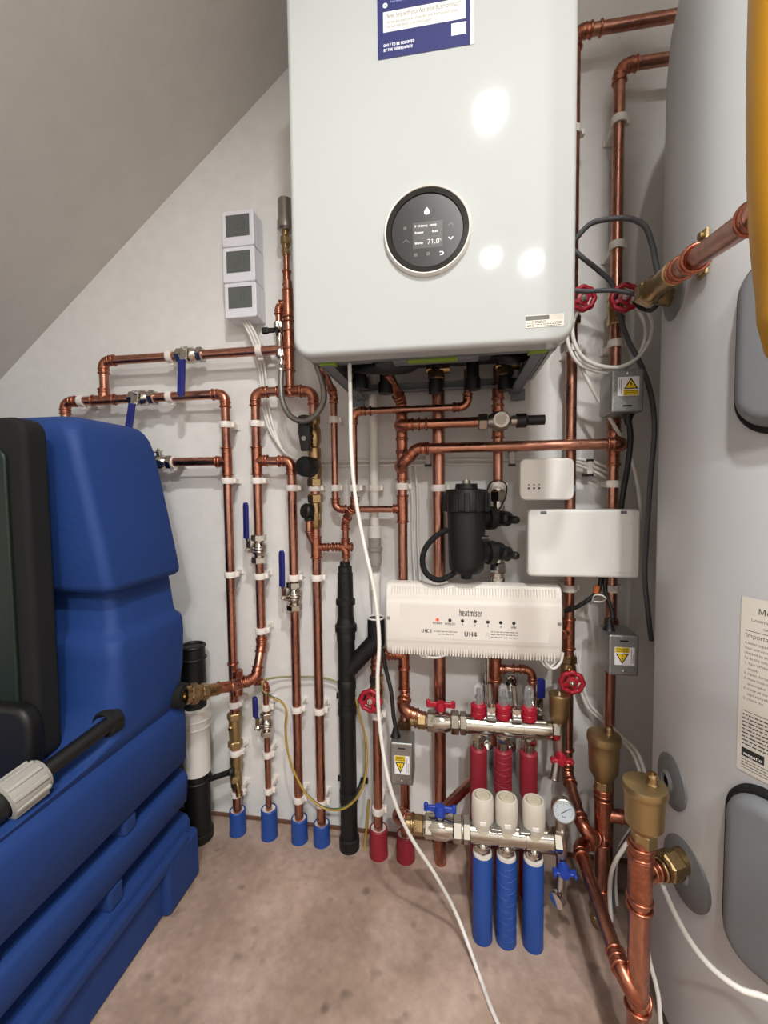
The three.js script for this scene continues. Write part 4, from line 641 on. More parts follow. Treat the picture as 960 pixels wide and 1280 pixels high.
{ // waste stack behind the tank
  const t = thing('soil_stack', 'black and white plastic waste stack standing behind the blue tank', 'pipe'), x = -0.65, z = 0.08, R = 0.034;
  const y1 = 0.4999, y2 = 0.3465, y3 = 0.1742;
  part(t, 'upper_tube', [cyl([x, y2, z], [x, y1, z], R * 0.86, 32), ring([x, y1, z], UP, R * 0.8, 0.005), ring([x, y1 - 0.03, z], UP, R * 0.86, 0.004)], M.blackMatt, 'black upper tube');
  part(t, 'white_socket', [lathe([[R * 0.9, 0], [R, 0.002], [R, y2 - y3 - 0.05], [R * 1.05, y2 - y3 - 0.045], [R * 1.1, y2 - y3 - 0.02], [R * 1.1, y2 - y3], [R * 0.86, y2 - y3]], [x, y3, z], UP, 32), ring([x, y2 - 0.03, z], UP, R * 1.04, 0.004), ring([x, y2 - 0.05, z], UP, R * 1.0, 0.004)], M.pvcWhite, 'white plastic socket');
  part(t, 'lower_tube', [cyl([x, 0.001, z], [x, y3, z], R * 0.92, 32), lathe([[R, 0], [R * 1.06, 0.002], [R * 1.06, 0.02], [R * 0.92, 0.022]], [x, 0.0, z], UP, 32)], M.blackMatt, 'black lower tube');
  part(t, 'clamp', [ring([x, y3 - 0.018, z], UP, R * 0.95, 0.004), cyl([x + R * 0.9, y3 - 0.018, z], [x + R + 0.052, y3 + 0.0, z - 0.01], 0.007), ball([x + R + 0.054, y3 + 0.001, z - 0.01], 0.0095)], M.blackMatt);
}

// ---------------------------------------------------------------- magnetic filter
{
  const t = thing('magnetic_filter', 'black cylindrical magnetic filter with screw cap in front of the copper pipes', 'filter'), c = [0.0265, 0, 0.115], y0 = 0.7059, y1 = 0.8376, yt = 0.8942;
  part(t, 'canister', lathe([[0.001, -0.012], [0.012, -0.012], [0.013, 0], [0.03, 0.001], [0.036, 0.008], [0.038, 0.02], [0.0405, y1 - y0 + 0.01], [0.03, y1 - y0 + 0.012]], [c[0], y0, c[2]], UP, 40), M.blackMatt);
  const cap = [lathe([[0.04, 0], [0.046, 0.004], [0.047, 0.01], [0.047, (yt - y1) * 0.7], [0.043, (yt - y1) * 0.85], [0.024, (yt - y1) * 0.88], [0.023, yt - y1 + 0.004], [0.001, yt - y1 + 0.005]], [c[0], y1, c[2]], UP, 40)];
  for (let i = 0; i < 12; i++) { const a = i / 12 * Math.PI * 2, g = new RoundedBoxGeometry(0.012, (yt - y1) * 0.7, 0.006, 2, 0.002); g.translate(0, y1 + (yt - y1) * 0.38, 0.0465); g.rotateY(a); g.translate(c[0], 0, c[2]); cap.push(g); }
  part(t, 'screw_cap', cap, M.blackMatt);
  part(t, 'vent_plug', [cyl([c[0], yt, c[2]], [c[0], yt + 0.011, c[2]], 0.0085, 20), cyl([c[0], yt, c[2]], [c[0], yt + 0.014, c[2]], 0.004)], M.brushedSteel, 'bright vent plug');
  const mx = 0.0966, ports = [0.8232, 0.7469];
  ports.forEach((y, i) => {
    const p = part(t, 'port', [cyl([c[0], y, c[2]], [mx - 0.008, y, 0.075], 0.0215, 28), lathe([[0.02, 0], [0.026, 0.002], [0.026, 0.018], [0.02, 0.02]], [c[0] + 0.043, y, c[2] - 0.024], [1, 0, -0.5], 20), ball([mx, y, 0.068], 0.021)], M.blackMatt);
    part(p, 'isolating_knob', [lathe([[0.001, 0.046], [0.006, 0.046], [0.0085, 0.042], [0.0085, 0.024], [0.016, 0.02], [0.017, 0.004], [0.012, 0], [0.001, 0]], [mx + 0.006, y - 0.001, 0.082], [0.7, -0.05, 0.75], 10)], M.black);
  });
  part(t, 'air_cap', [cyl([c[0] + 0.03, 0.7826, c[2] + 0.02], [c[0] + 0.045, 0.7826, c[2] + 0.018], 0.006)], M.black);
  part(t, 'hose_loop', curve([[-0.0128, 0.7991, 0.11], [-0.0386, 0.7854, 0.115], [-0.061, 0.7596, 0.12], [-0.0678, 0.7305, 0.125], [-0.0573, 0.7037, 0.13], [-0.0333, 0.692, 0.13], [-0.0129, 0.6983, 0.125], [0.0076, 0.7117, 0.12]], 0.0062, 60, 12), M.rubber);
  for (const [y, k] of [[0.8705, 0], [0.7103, 1]]) { const u = thing('union_coupling', `nickel union joining copper pipe to the ${k ? 'lower' : 'upper'} port of the black filter`, 'pipe fitting'); part(u, 'nut', hex([mx, y - 0.012, 0.065], UP, 0.0185, 0.024), M.nickel); part(u, 'tail', [cyl([mx, y - 0.028, 0.065], [mx, y + 0.02, 0.065], 0.0135), cyl([mx, y - 0.034, 0.065], [mx, y - 0.022, 0.065], 0.0165)], M.nickel); }
  const cord = thing('cap_cord', 'thin black cord looped around the filter upper pipe', 'cord'); part(cord, 'strand', curve([[0.0702, 0.8781, 0.09], [0.0779, 0.8988, 0.1], [0.0925, 0.9054, 0.105], [0.1097, 0.8967, 0.1], [0.112, 0.876, 0.095], [0.1025, 0.85, 0.09], [0.0946, 0.8358, 0.085]], 0.0016, 50, 6), M.black);
}

// ---------------------------------------------------------------- underfloor manifold
const ZU = 0.12, ZL = 0.228;
{
  const yu = 0.3742, xa = 0.0257, xb = 0.2046, yl = 0.2173, la = 0.0302, lb = 0.1858;
  const bar = (x0, x1, y, z, name, label) => {
    const t = thing(name, label, 'manifold'), n = 3, w = (x1 - x0) / n;
    for (let i = 0; i < n; i++) part(t, 'segment', [cyl([x0 + i * w, y, z], [x0 + (i + 1) * w - 0.003, y, z], 0.0205, 32), cyl([x0 + i * w - 0.003, y, z], [x0 + i * w + 0.001, y, z], 0.018), rbox([x0 + (i + 0.5) * w, y, z - 0.006], [w * 0.7, 0.044, 0.034], 0.006)], M.nickel);
    part(t, 'end_nut', hex([x0 - 0.014, y, z], EX, 0.024, 0.014), M.nickel); part(t, 'end_nut', hex([x1 - 0.002, y, z], EX, 0.0215, 0.016), M.nickel);
    return t;
  };
  const up = bar(xa, xb, yu, ZU, 'flow_manifold', 'nickel flow manifold bar with three red flow meters'), lo = bar(la, lb, yl, ZL, 'return_manifold', 'nickel return manifold bar carrying three cream actuators');
  const fx = [0.0515, 0.1039, 0.1571], ax = [0.0532, 0.0986, 0.1492];
  const where = ['beside the red winged tap', 'middle of the three', 'beside the automatic vent'];
  fx.forEach((x, i) => {
    const t = thing('flow_meter', `clear flow meter with red collar on the upper manifold, ${where[i]}`, 'flow meter', 'flow meters on the manifold');
    part(t, 'collar', [lathe([[0.012, 0], [0.0165, 0.001], [0.0165, 0.012], [0.0145, 0.014], [0.0165, 0.016], [0.0165, 0.026], [0.012, 0.03], [0.001, 0.03]], [x, yu + 0.018, ZU], UP, 14)], M.redTap, 'red collar');
    part(t, 'sight_glass', lathe([[0.0105, 0], [0.0105, 0.034], [0.0085, 0.042], [0.004, 0.046], [0.0001, 0.0465]], [x, yu + 0.046, ZU], UP, 20), M.clear, 'clear sight glass');
    part(t, 'scale', [cyl([x, yu + 0.046, ZU], [x, yu + 0.08, ZU], 0.0045, 10), cyl([x, yu + 0.058, ZU], [x, yu + 0.064, ZU], 0.0075, 12)], M.darkGrey);
    const k = thing('red_pipe', `red insulated underfloor pipe below the flow manifold, ${where[i]}`, 'pipe', 'red underfloor pipes');
    part(k, 'valve_tail', [cyl([x, yu - 0.036, ZU], [x, yu - 0.018, ZU], 0.014), hex([x, yu - 0.034, ZU], UP, 0.0165, 0.012), cyl([x, yu - 0.06, ZU], [x, yu - 0.03, ZU], 0.0125)], M.nickel, 'nickel tail');
    const h = yu - 0.052; part(k, 'insulation', [lathe([[0.0185, 0], [0.0185, h - 0.003], [0.016, h], [0.012, h]], [x, 0.001, ZU], UP), ...(i === 1 ? Array.from({ length: 14 }, (_, q) => ring([x, h - 0.008 - q * 0.013, ZU], [0.12 * (q % 2 ? 1 : -1), 1, 0.1], 0.0182, 0.0014)) : [])], M.redSleeve);
  });
  ax.forEach((x, i) => {
    const t = thing('valve_actuator', `cream electric valve actuator on the lower manifold, ${where[i].replace('automatic vent', 'pressure gauge').replace('red', 'blue')}`, 'actuator', 'actuators on the return manifold');
    const b = yl + 0.012;
    part(t, 'housing', lathe([[0.001, 0], [0.017, 0], [0.0195, 0.004], [0.021, 0.02], [0.0215, 0.04], [0.0208, 0.058], [0.019, 0.063], [0.0165, 0.064], [0.0155, 0.0635], [0.015, 0.059], [0.001, 0.059]], [x, b, ZL], UP, 32), M.cream);
    part(t, 'button', lathe([[0.001, 0.0645], [0.0125, 0.0643], [0.0137, 0.0625], [0.0137, 0.0585]], [x, b, ZL], UP, 32), M.creamCap);
    part(t, 'window', rbox([x, b + 0.02, ZL + 0.0205], [0.012, 0.008, 0.003], 0.001), M.whitePlastic); part(t, 'adapter_ring', lathe([[0.017, -0.008], [0.0195, -0.006], [0.0195, 0.003], [0.017, 0.004]], [x, b, ZL], UP, 24), M.creamCap);
    const k = thing('blue_pipe', `blue insulated underfloor pipe below the return manifold, ${where[i].replace('automatic vent', 'pressure gauge').replace('red', 'blue')}`, 'pipe', 'blue underfloor pipes');
    part(k, 'valve_tail', [cyl([x, yl - 0.045, ZL], [x, yl - 0.018, ZL], 0.0135), hex([x, yl - 0.036, ZL], UP, 0.0165, 0.013), ball([x, yl - 0.024, ZL + 0.006], 0.012)], M.nickel, 'nickel tail');
    const h = yl - 0.042; part(k, 'insulation', [lathe([[0.0195, 0], [0.0192, h - 0.004], [0.0175, h], [0.013, h]], [x - 0.0, 0.001, ZL], UP), ...(i === 1 ? Array.from({ length: 15 }, (_, q) => ring([x, h - 0.012 - q * 0.012, ZL], [0.16 * (q % 2 ? 1 : -1), 1, 0.18], 0.0188, 0.0013)) : [])], M.blueSleeve);
    part(k, 'rim', lathe([[0.0185, h - 0.003], [0.018, h + 0.004], [0.009, h + 0.004], [0.009, h - 0.003]], [x, 0, ZL], UP), M.foam, 'pale foam rim');
  });
  // brackets holding both bars
  [(fx[0] + fx[1]) / 2, (fx[1] + fx[2]) / 2].forEach((x, i) => {
    const t = thing('manifold_bracket', `zinc bracket behind both manifold bars, ${i ? 'beside the automatic vent' : 'nearer the red winged tap'}`, 'bracket', 'manifold brackets'), yt = 0.4381, yb = yl - 0.06;
    part(t, 'plate', [rbox([x, (yt + yb) / 2, 0.03], [0.026, yt - yb, 0.003], 0.001), rbox([x, yt, 0.03], [0.03, 0.03, 0.003], 0.0012), rbox([x, yu + 0.03, 0.06], [0.022, 0.003, 0.06], 0.001), rbox([x, yl + 0.01, 0.12], [0.022, 0.003, 0.2], 0.001), rbox([x, yu + 0.026, ZU], [0.02, 0.008, 0.05], 0.002), rbox([x, yl + 0.024, ZL], [0.02, 0.006, 0.05], 0.002)], M.zinc);
    for (const y of [yt, yu + 0.05, yu - 0.05, yl + 0.06]) part(t, 'bolt', [hex([x, y, 0.032], EZ, 0.0085, 0.007), cyl([x, y, 0.032], [x, y, 0.034], 0.0125)], M.chrome);
    part(t, 'clamp', [rbox([x, yu + 0.034, ZU + 0.004], [0.02, 0.022, 0.02], 0.003), cyl([x, yu + 0.034, ZU], [x, yu + 0.07, 0.08], 0.006), hex([x, yu + 0.04, ZU + 0.012], EZ, 0.008, 0.006)], M.chrome);
  });
  // winged taps at the left of each bar
  [[xa, yu, ZU, -0.0299, M.redTap, 'red', 'flow'], [la, yl, ZL, -0.029, M.blueTap, 'blue', 'return']].forEach(([x1, y, z, xc, mat, col, bar]) => {
    const t = thing('winged_valve', `nickel ball valve with ${col} winged handle at the end of the ${bar} manifold`, 'valve'), L = x1 - 0.014 - xc;
    part(t, 'body', lathe([[0.012, -0.034], [0.018, -0.032], [0.02, -0.02], [0.0225, -0.008], [0.0225, 0.012], [0.019, 0.02], [0.017, L], [0.012, L]], [xc, y, z], EX, 28), M.nickel);
    part(t, 'nut', hex([xc + L - 0.02, y, z], EX, 0.0245, 0.018), M.nickel); part(t, 'nut', hex([xc - 0.03, y, z], EX, 0.0225, 0.016), M.nickel);
    part(t, 'brass_tail', [hex([xc - 0.052, y, z], EX, 0.0185, 0.02), cyl([xc - 0.066, y, z], [xc - 0.03, y, z], 0.0145), ring([xc - 0.056, y, z], EX, 0.0155, 0.0025)], M.brass, 'brass tail');
    part(t, 'stem', cyl([xc, y, z], [xc, y + 0.03, z], 0.0085), M.nickel);
    part(t, 'handle', wings([xc, y + 0.026, z], UP, EX, 0.064, mat), mat, `${col} winged handle`);
  });
  // vents, gauge and taps at the right ends
  {
    const x = 0.219, t = thing('automatic_vent', 'grey bronze automatic air vent at the end of the flow manifold', 'air vent');
    part(t, 'body', [cyl([xb + 0.01, yu, ZU], [x, yu, ZU], 0.013), cyl([x, yu - 0.045, ZU], [x, yu + 0.03, ZU], 0.0125), hex([x, yu + 0.006, ZU], UP, 0.0155, 0.014)], M.brushedSteel);
    part(t, 'chamber', lathe([[0.012, 0], [0.0165, 0.006], [0.0205, 0.02], [0.0205, 0.052], [0.022, 0.056], [0.0215, 0.062], [0.019, 0.064], [0.001, 0.061]], [x, yu + 0.016, ZU], UP, 28), M.dullBrass);
    part(t, 'vent_screw', [lathe([[0.001, 0.008], [0.004, 0.008], [0.005, 0]], [x, yu + 0.077, ZU], UP)], M.chrome);
    const k = thing('drain_tap', 'small tap with red knob under the flow manifold end', 'valve'), y = yu - 0.045;
    part(k, 'body', [cyl([x, y + 0.002, ZU], [x, y - 0.026, ZU], 0.01), cyl([x - 0.003, y - 0.02, ZU], [x - 0.012, y - 0.055, ZU + 0.012], 0.0085), ring([x - 0.012, y - 0.055, ZU + 0.012], [0.2, 1, -0.3], 0.009, 0.002)], M.brushedSteel);
    part(k, 'knob', wings([x, y - 0.006, ZU + 0.012], EZ, EX, 0.044, M.redTap), M.redTap, 'red knob');
  }
  {
    const x = 0.2003, t = thing('pressure_gauge', 'small round pressure gauge at the end of the return manifold', 'gauge'), d = V([-0.08, 0.3, 1]).normalize(), c = V([x + 0.002, 0.2806, ZL + 0.006]);
    part(t, 'stem', [cyl([lb + 0.01, yl, ZL], [x, yl, ZL], 0.012), cyl([x, yl - 0.03, ZL], [x, c.y - 0.008, ZL - 0.004], 0.0105), hex([x, yl + 0.012, ZL], UP, 0.0135, 0.012)], M.brushedSteel);
    part(t, 'case', lathe([[0.001, -0.022], [0.019, -0.02], [0.021, -0.016], [0.021, 0.004], [0.019, 0.005], [0.0185, 0.002], [0.001, 0.002]], c, d, 36), M.brushedSteel);
    const g = new THREE.CircleGeometry(0.0185, 40), q = new THREE.Quaternion().setFromUnitVectors(EZ, d); g.applyQuaternion(q); const f = c.clone().addScaledVector(d, 0.0028); g.translate(f.x, f.y, f.z);
    part(t, 'dial', g, print(0.037, 0.037, 256, (k, w, h) => { k.fillStyle = '#bcc4ca'; k.fillRect(0, 0, w, h); k.strokeStyle = '#1c2024'; k.lineWidth = w * 0.012; for (let i = 0; i <= 16; i++) { const a = 2.5 + i / 16 * 4.4, r0 = i % 4 ? 0.36 : 0.3; k.beginPath(); k.moveTo(w * (0.5 + r0 * Math.cos(a)), h * (0.5 + r0 * Math.sin(a))); k.lineTo(w * (0.5 + 0.42 * Math.cos(a)), h * (0.5 + 0.42 * Math.sin(a))); k.stroke(); } k.lineWidth = w * 0.035; k.beginPath(); k.moveTo(w * 0.36, h * 0.6); k.lineTo(w * 0.76, h * 0.36); k.stroke(); k.fillStyle = '#1c2024'; k.font = `bold ${h * 0.11}px sans-serif`; k.fillText('bar', w * 0.41, h * 0.78); }), 'pale dial');
    const k = thing('drain_tap', 'small tap with blue knob and chrome cap under the return manifold end', 'valve'), y = yl - 0.03;
    part(k, 'body', [cyl([x, y + 0.002, ZL], [x, y - 0.03, ZL], 0.0095), cyl([x, y - 0.028, ZL], [x - 0.004, y - 0.062, ZL + 0.01], 0.008)], M.brushedSteel);
    part(k, 'knob', wings([x, y - 0.012, ZL + 0.012], EZ, EX, 0.042, M.blueTap), M.blueTap, 'blue knob');
    part(k, 'cap', lathe([[0.001, 0], [0.013, 0], [0.014, 0.003], [0.014, 0.012], [0.001, 0.013]], [x - 0.006, y - 0.066, ZL + 0.018], [-0.75, -0.1, 0.65], 20), M.chrome, 'chrome cap');
  }
}

// ---------------------------------------------------------------- lower middle pipework
const pN = run('copper branch with red wheel valve dropping to the first red sleeve', [[-0.1131, 0.4983, 0.065], [-0.1831, 0.4983, 0.065], [-0.1831, -0.0086, 0.065]], R22);
tee(pM1, [-0.1131, 0.4999, 0.065], [-1, 0, 0], 0.06); coupling(pM1, [-0.1136, 0.4422, 0.065], 0.05); bead(pM1, [-0.1134, 0.4654, 0.065]); coupling(pN, [-0.1825, 0.4499, 0.065], 0.03);
gateValve(pN, [-0.1849, 0.4107, 0.065], [-0.187, 0.4127, 0.125], 'brass gate valve with red wheel beside the black waste pipe', 0.027);
clips(pN, [[-0.1838, 0.35, 0.065], [-0.1847, 0.1131, 0.065]], 'the pipe with red wheel by the waste pipe', ['at the wheel', 'above the sleeve']);
const pO = run('bulging copper elbow leading to the flow manifold', [[-0.1147, 0.4075, 0.065], [-0.1147, 0.392, 0.118], [-0.0652, 0.3784, 0.12]], R22 * 1.15, { bend: 0.02 });
const pP = run('copper elbow at the wall leading to the return manifold', [[-0.1139, 0.1086, 0.065], [-0.1139, 0.2168, 0.21], [-0.0639, 0.2168, 0.228]], R22 * 1.1, { bend: 0.02 });
const pQ = run('slanting copper pipe passing behind the red underfloor pipes', [[0.0433, 0.214, 0.07], [-0.0255, 0.214, 0.18]], R22);
part(pM1, 'compression_nut', hex(near(pM1, [-0.1147, 0.3219, 0.065]).p, UP, 0.0185, 0.02), M.brass, 'brass compression nut');
sleeve(pN, [-0.1861, -0.0045, 0.065], .07, 0.022, M.redSleeve, 'red sleeve around the pipe below the red wheel valve', 'red floor sleeves');
sleeve(pM1, [-0.1174, 0.0043, 0.065], .062, 0.022, M.redSleeve, 'red sleeve below the grey motor box on the manifold side', 'red floor sleeves');
const pS = run('short copper pipe bending down to a blue grip behind the flow meters', [[0.0902, 0.4789, 0.065], [0.1736, 0.4789, 0.065], [0.1736, 0.4004, 0.065]], R15, { bend: 0.018 });
tee(pM3b, [0.092, 0.4768, 0.065], [1, 0, 0], 0.05, R15, 0.02); bead(pS, [0.1325, 0.479, 0.065]);
leverValve(pS, [0.1764, 0.4004, 0.065], [0.5, 0, 1], [0, 1, 0], 'small valve with blue lever behind the flow meters', { len: 0.04, s: 0.7 });
const pT = run('thin nickel pipe with zip tie behind the flow meters', [[0.0751, 0.5221, 0.07], [0.0751, 0.4147, 0.07], [0.0751, 0.3969, 0.09]], 0.006, { mat: M.nickel, plain: true, name: 'nickel_pipe' });

// ---------------------------------------------------------------- right hand pipework
const pV = run('copper pipe rising beside the boiler to the top elbow, with two red wheels', [[0.4492, 1.8291, 0.06], [0.2512, 1.8291, 0.06], [0.2512, 0.2426, 0.06], [0.2512, 0.2094, 0.2], [0.2887, 0.1871, 0.175]], R22);
const pW = run('tall copper upright beside the grey cylinder carrying two motor boxes', [[0.451, 1.749, 0.06], [0.3384, 1.749, 0.06], [0.3384, 0.0213, 0.06]], R22);
bead(pV, [0.301, 1.8232, 0.06]); bead(pV, [0.2809, 1.8219, 0.06]); coupling(pV, [0.2463, 0.5632, 0.06], 0.066); bead(pV, [0.2438, 0.2989, 0.06]);
part(pV, 'side_stub', [cyl([0.2463, 0.5668, 0.06], [0.2268, 0.574, 0.1], 0.009), ring([0.2268, 0.574, 0.1], [-0.2, 0, 1], 0.009, 0.002)], M.fitting);
tee(pW, [0.3365, 0.9796, 0.06], [0, 0, 1], 0.09, R22, 0.02); coupling(pW, [0.3342, 1.0256, 0.06], 0.04); bead(pW, [0.3355, 0.937, 0.06]); bead(pW, [0.3356, 0.5989, 0.06]);
clips(pW, [[0.3329, 1.641, 0.06], [0.3335, 1.3908, 0.06], [0.335, 1.19, 0.06], [0.3362, 0.8941, 0.06], [0.3346, 0.6679, 0.06]], 'the tall upright beside the cylinder', ['below its top elbow', 'under the grey arch', 'above the upper motor box', 'above the junction box', 'below the junction box']);
clips(pV, [[0.2516, 1.1852, 0.06], [0.2487, 0.6657, 0.06], [0.2533, 1.6313, 0.06]], 'the upright close to the boiler side', ['below the half hidden wheel', 'below the junction box', 'high beside the boiler']);
gateValve(pV, [0.2523, 1.2708, 0.06], [0.2567, 1.2652, 0.12], 'brass gate valve with red wheel half hidden by the boiler', 0.026);
gateValve(pW, [0.337, 1.2644, 0.06], [0.3335, 1.2598, 0.122], 'brass gate valve with red wheel below the grey cable loop', 0.028);
gateValve(pV, [0.2471, 0.4797, 0.06], [0.245, 0.4768, 0.115], 'brass gate valve with red wheel just under the wiring centre', 0.026);

function motorBox(x0, x1, y0, y1, zf, depth, label, flip, glandTop, run) {
  const t = thing('zone_valve_motor', label, 'zone valve', 'zone valve motor boxes'), cx = (x0 + x1) / 2, cy = (y0 + y1) / 2, w = x1 - x0, h = y1 - y0, zb = zf - depth;
  part(t, 'cover', [rbox([cx, cy, zf - depth / 2], [w, h, depth], 0.004)], M.zinc);
  const n = near(run, [cx, cy, zb]);
  part(t, 'valve_body', [lathe([[R22, -0.042], [0.016, -0.04], [0.016, -0.024], [0.0185, -0.018], [0.0185, 0.018], [0.016, 0.024], [0.016, 0.04], [R22, 0.042]], n.p, n.d, 16), cyl(n.p, [cx, n.p.y, zb + 0.004], 0.014)], M.brass, 'brass valve body');
  part(t, 'slot', rbox([cx, flip ? y1 - 0.012 : y0 + 0.012, zf], [0.016, 0.003, 0.002], 0.0008), M.black); part(t, 'rivet', ball([cx, flip ? y0 + 0.01 : y1 - 0.008, zf], 0.0028, 1, 1, 0.5), M.chrome);
  const sw = w * 0.66, sh = h * 0.44;
  part(t, 'warning_label', sheet([cx + w * 0.02, cy + (flip ? -0.001 : 0.008), zf + 0.0006], sw, sh), print(sw, sh, 300, (g, W2, H2) => {
    g.fillStyle = '#ecebee'; g.fillRect(0, 0, W2, H2); g.save(); if (flip) { g.translate(W2, H2); g.rotate(Math.PI); }
    g.fillStyle = '#e2c21a'; g.fillRect(W2 * 0.27, H2 * 0.68, W2 * 0.7, H2 * 0.3); g.fillStyle = '#4a3f10'; for (let i = 0; i < 3; i++) scribble(g, W2 * 0.32, H2 * (0.73 + i * 0.08), W2 * 0.6, H2 * 0.06);
    const T = (k, c) => { g.fillStyle = c; g.beginPath(); g.moveTo(W2 * 0.62, H2 * (0.05 + k * 0.11)); g.lineTo(W2 * (0.95 - k * 0.09), H2 * (0.64 - k * 0.05)); g.lineTo(W2 * (0.29 + k * 0.09), H2 * (0.64 - k * 0.05)); g.closePath(); g.fill(); }; T(0, '#1a1712'); T(1, '#efc81e');
    g.fillStyle = '#1a1712'; g.beginPath(); g.moveTo(W2 * 0.65, H2 * 0.22); g.lineTo(W2 * 0.56, H2 * 0.41); g.lineTo(W2 * 0.62, H2 * 0.4); g.lineTo(W2 * 0.59, H2 * 0.56); g.lineTo(W2 * 0.69, H2 * 0.36); g.lineTo(W2 * 0.63, H2 * 0.37); g.closePath(); g.fill();
    g.fillStyle = '#77767c'; for (let i = 0; i < 2; i++) g.fillRect(W2 * (0.07 + i * 0.08), H2 * 0.1, W2 * 0.03, H2 * (0.5 + 0.3 * i)); g.restore();
  }), 'yellow electrical warning label');
  const gx = glandTop ? x0 + w * 0.18 : x1 - w * 0.28, gy = glandTop ? y1 : y0; part(t, 'gland', lathe([[0.006, 0.02], [0.0075, 0.012], [0.01, 0.004], [0.012, 0], [0.001, 0]], [gx, gy, zf - depth * 0.45], [0, glandTop ? 1 : -1, 0]), M.black, 'black cable gland');
  return [gx, gy, zf - depth * 0.45];
}
const g1 = motorBox(0.3003, 0.3588, 1.0313, 1.1131, 0.155, 0.07, 'grey metal motor box on the upright just below the red wheel and cables', false, false, pW);
const g2 = motorBox(0.3034, 0.3593, 0.5131, 0.5953, 0.155, 0.07, 'grey metal motor box below the plain white junction box', true, true, pW);
const g3 = motorBox(-0.1399, -0.0903, 0.2361, 0.3323, 0.145, 0.055, 'grey metal motor box to the side of the flow manifold', true, true, pM1);

function airVent(x, y, z, h, r, label) {
  const t = thing('air_vent', label, 'air vent', 'brass automatic air vents');
  part(t, 'body', lathe([[0.012, 0.016], [0.016, 0.022], [r * 0.86, h * 0.34], [r * 0.9, h * 0.62], [r * 0.92, h * 0.8], [r, h * 0.83], [r * 1.02, h * 0.88], [r * 0.98, h * 0.95], [r * 0.7, h * 0.985], [0.001, h * 0.99]], [x, y, z], UP, 40), M.dullBrass);
  part(t, 'hex_base', hex([x, y, z], UP, 0.0165, 0.022), M.dullBrass); part(t, 'vent_cap', [lathe([[0.001, 0.016], [0.006, 0.016], [0.008, 0.012], [0.008, 0.004], [0.01, 0]], [x + r * 0.28, y + h * 0.97, z + r * 0.1], UP, 12), cyl([x + r * 0.28, y + h * 0.97, z + r * 0.1], [x + r * 0.28, y + h * 0.97 + 0.018, z + r * 0.1], 0.003)], M.brass);
}
const kx = 0.2916, ky = 0.2895, kz = 0.17;
const pK = run('upright copper pipe under the brass vent nearer the wall', [[kx, 0.03, kz], [kx, ky + 0.004, kz]], R28);
airVent(kx, ky - 0.004, kz, 0.4093 - ky, 0.031, 'brass automatic air vent nearer the wall, on a copper upright');
tee(pK, [kx, 0.2352, kz], [1, 0, 0.05], 0.085, R22, 0.046); bead(pK, [kx, 0.1783, kz]); coupling(pK, [kx, 0.2782, kz], 0.02); bead(pK, [kx, 0.0838, kz]);
single('pipe_end_fitting', 'brass end fitting at the foot of the upright nearer the wall', 'pipe fitting', [lathe([[0.001, 0], [0.014, 0.001], [0.0175, 0.006], [0.0175, 0.03], [R28, 0.034], [R28, 0.03]], [kx, 0.002, kz], UP), hex([kx, 0.014, kz], UP, 0.0195, 0.012)], M.dullBrass);
run('short copper pipe from the wall-side upright to the grey cylinder', [[kx, 0.2352, kz], [0.395, 0.2352, kz + 0.004]], R22);
const jx = 0.2612, jy = 0.3835, jz = 0.42;
const pJ = run('upright copper pipe under the brass vent beside the cylinder boss', [[jx, 0.001, jz], [jx, jy + 0.004, jz]], R28);
airVent(jx + 0.004, jy - 0.004, jz, 0.4776 - jy, 0.0285, 'brass automatic air vent beside the cylinder boss');
const jt = 0.3306; tee(pJ, [jx, jt, jz], [1, 0, -0.62], 0.062, R22, 0.03); coupling(pJ, [jx, 0.3713, jz], 0.014); bead(pJ, [jx, 0.2861, jz]); bead(pJ, [jx, 0.1338, jz]);
{ const e = onCyl(170, 0.31), a = V([jx, jt, jz]), b = V([e[0], jt, e[2]]), t = run('short copper pipe joining the vent upright to the cylinder boss', [a, b], R22), d = b.clone().sub(a).normalize(), L = a.distanceTo(b);
  part(t, 'union', [hex(a.clone().addScaledVector(d, L * 0.5), d, 0.0205, L * 0.3), cyl(a.clone().addScaledVector(d, L * 0.45), b, 0.017), ring(a.clone().addScaledVector(d, L * 0.42), d, 0.0135, 0.0026)], M.brass, 'brass union'); }
const pX = run('copper pipe running low over the floor from the wall-side upright to the front', [[0.2843, 0.1773, 0.17], [0.2417, 0.1773, 0.185], [0.2417, 0.1773, 0.44], [0.2633, 0.1466, 0.42]], R22, { bend: 0.024 });
bead(pX, [0.245, 0.1635, 0.41]); 

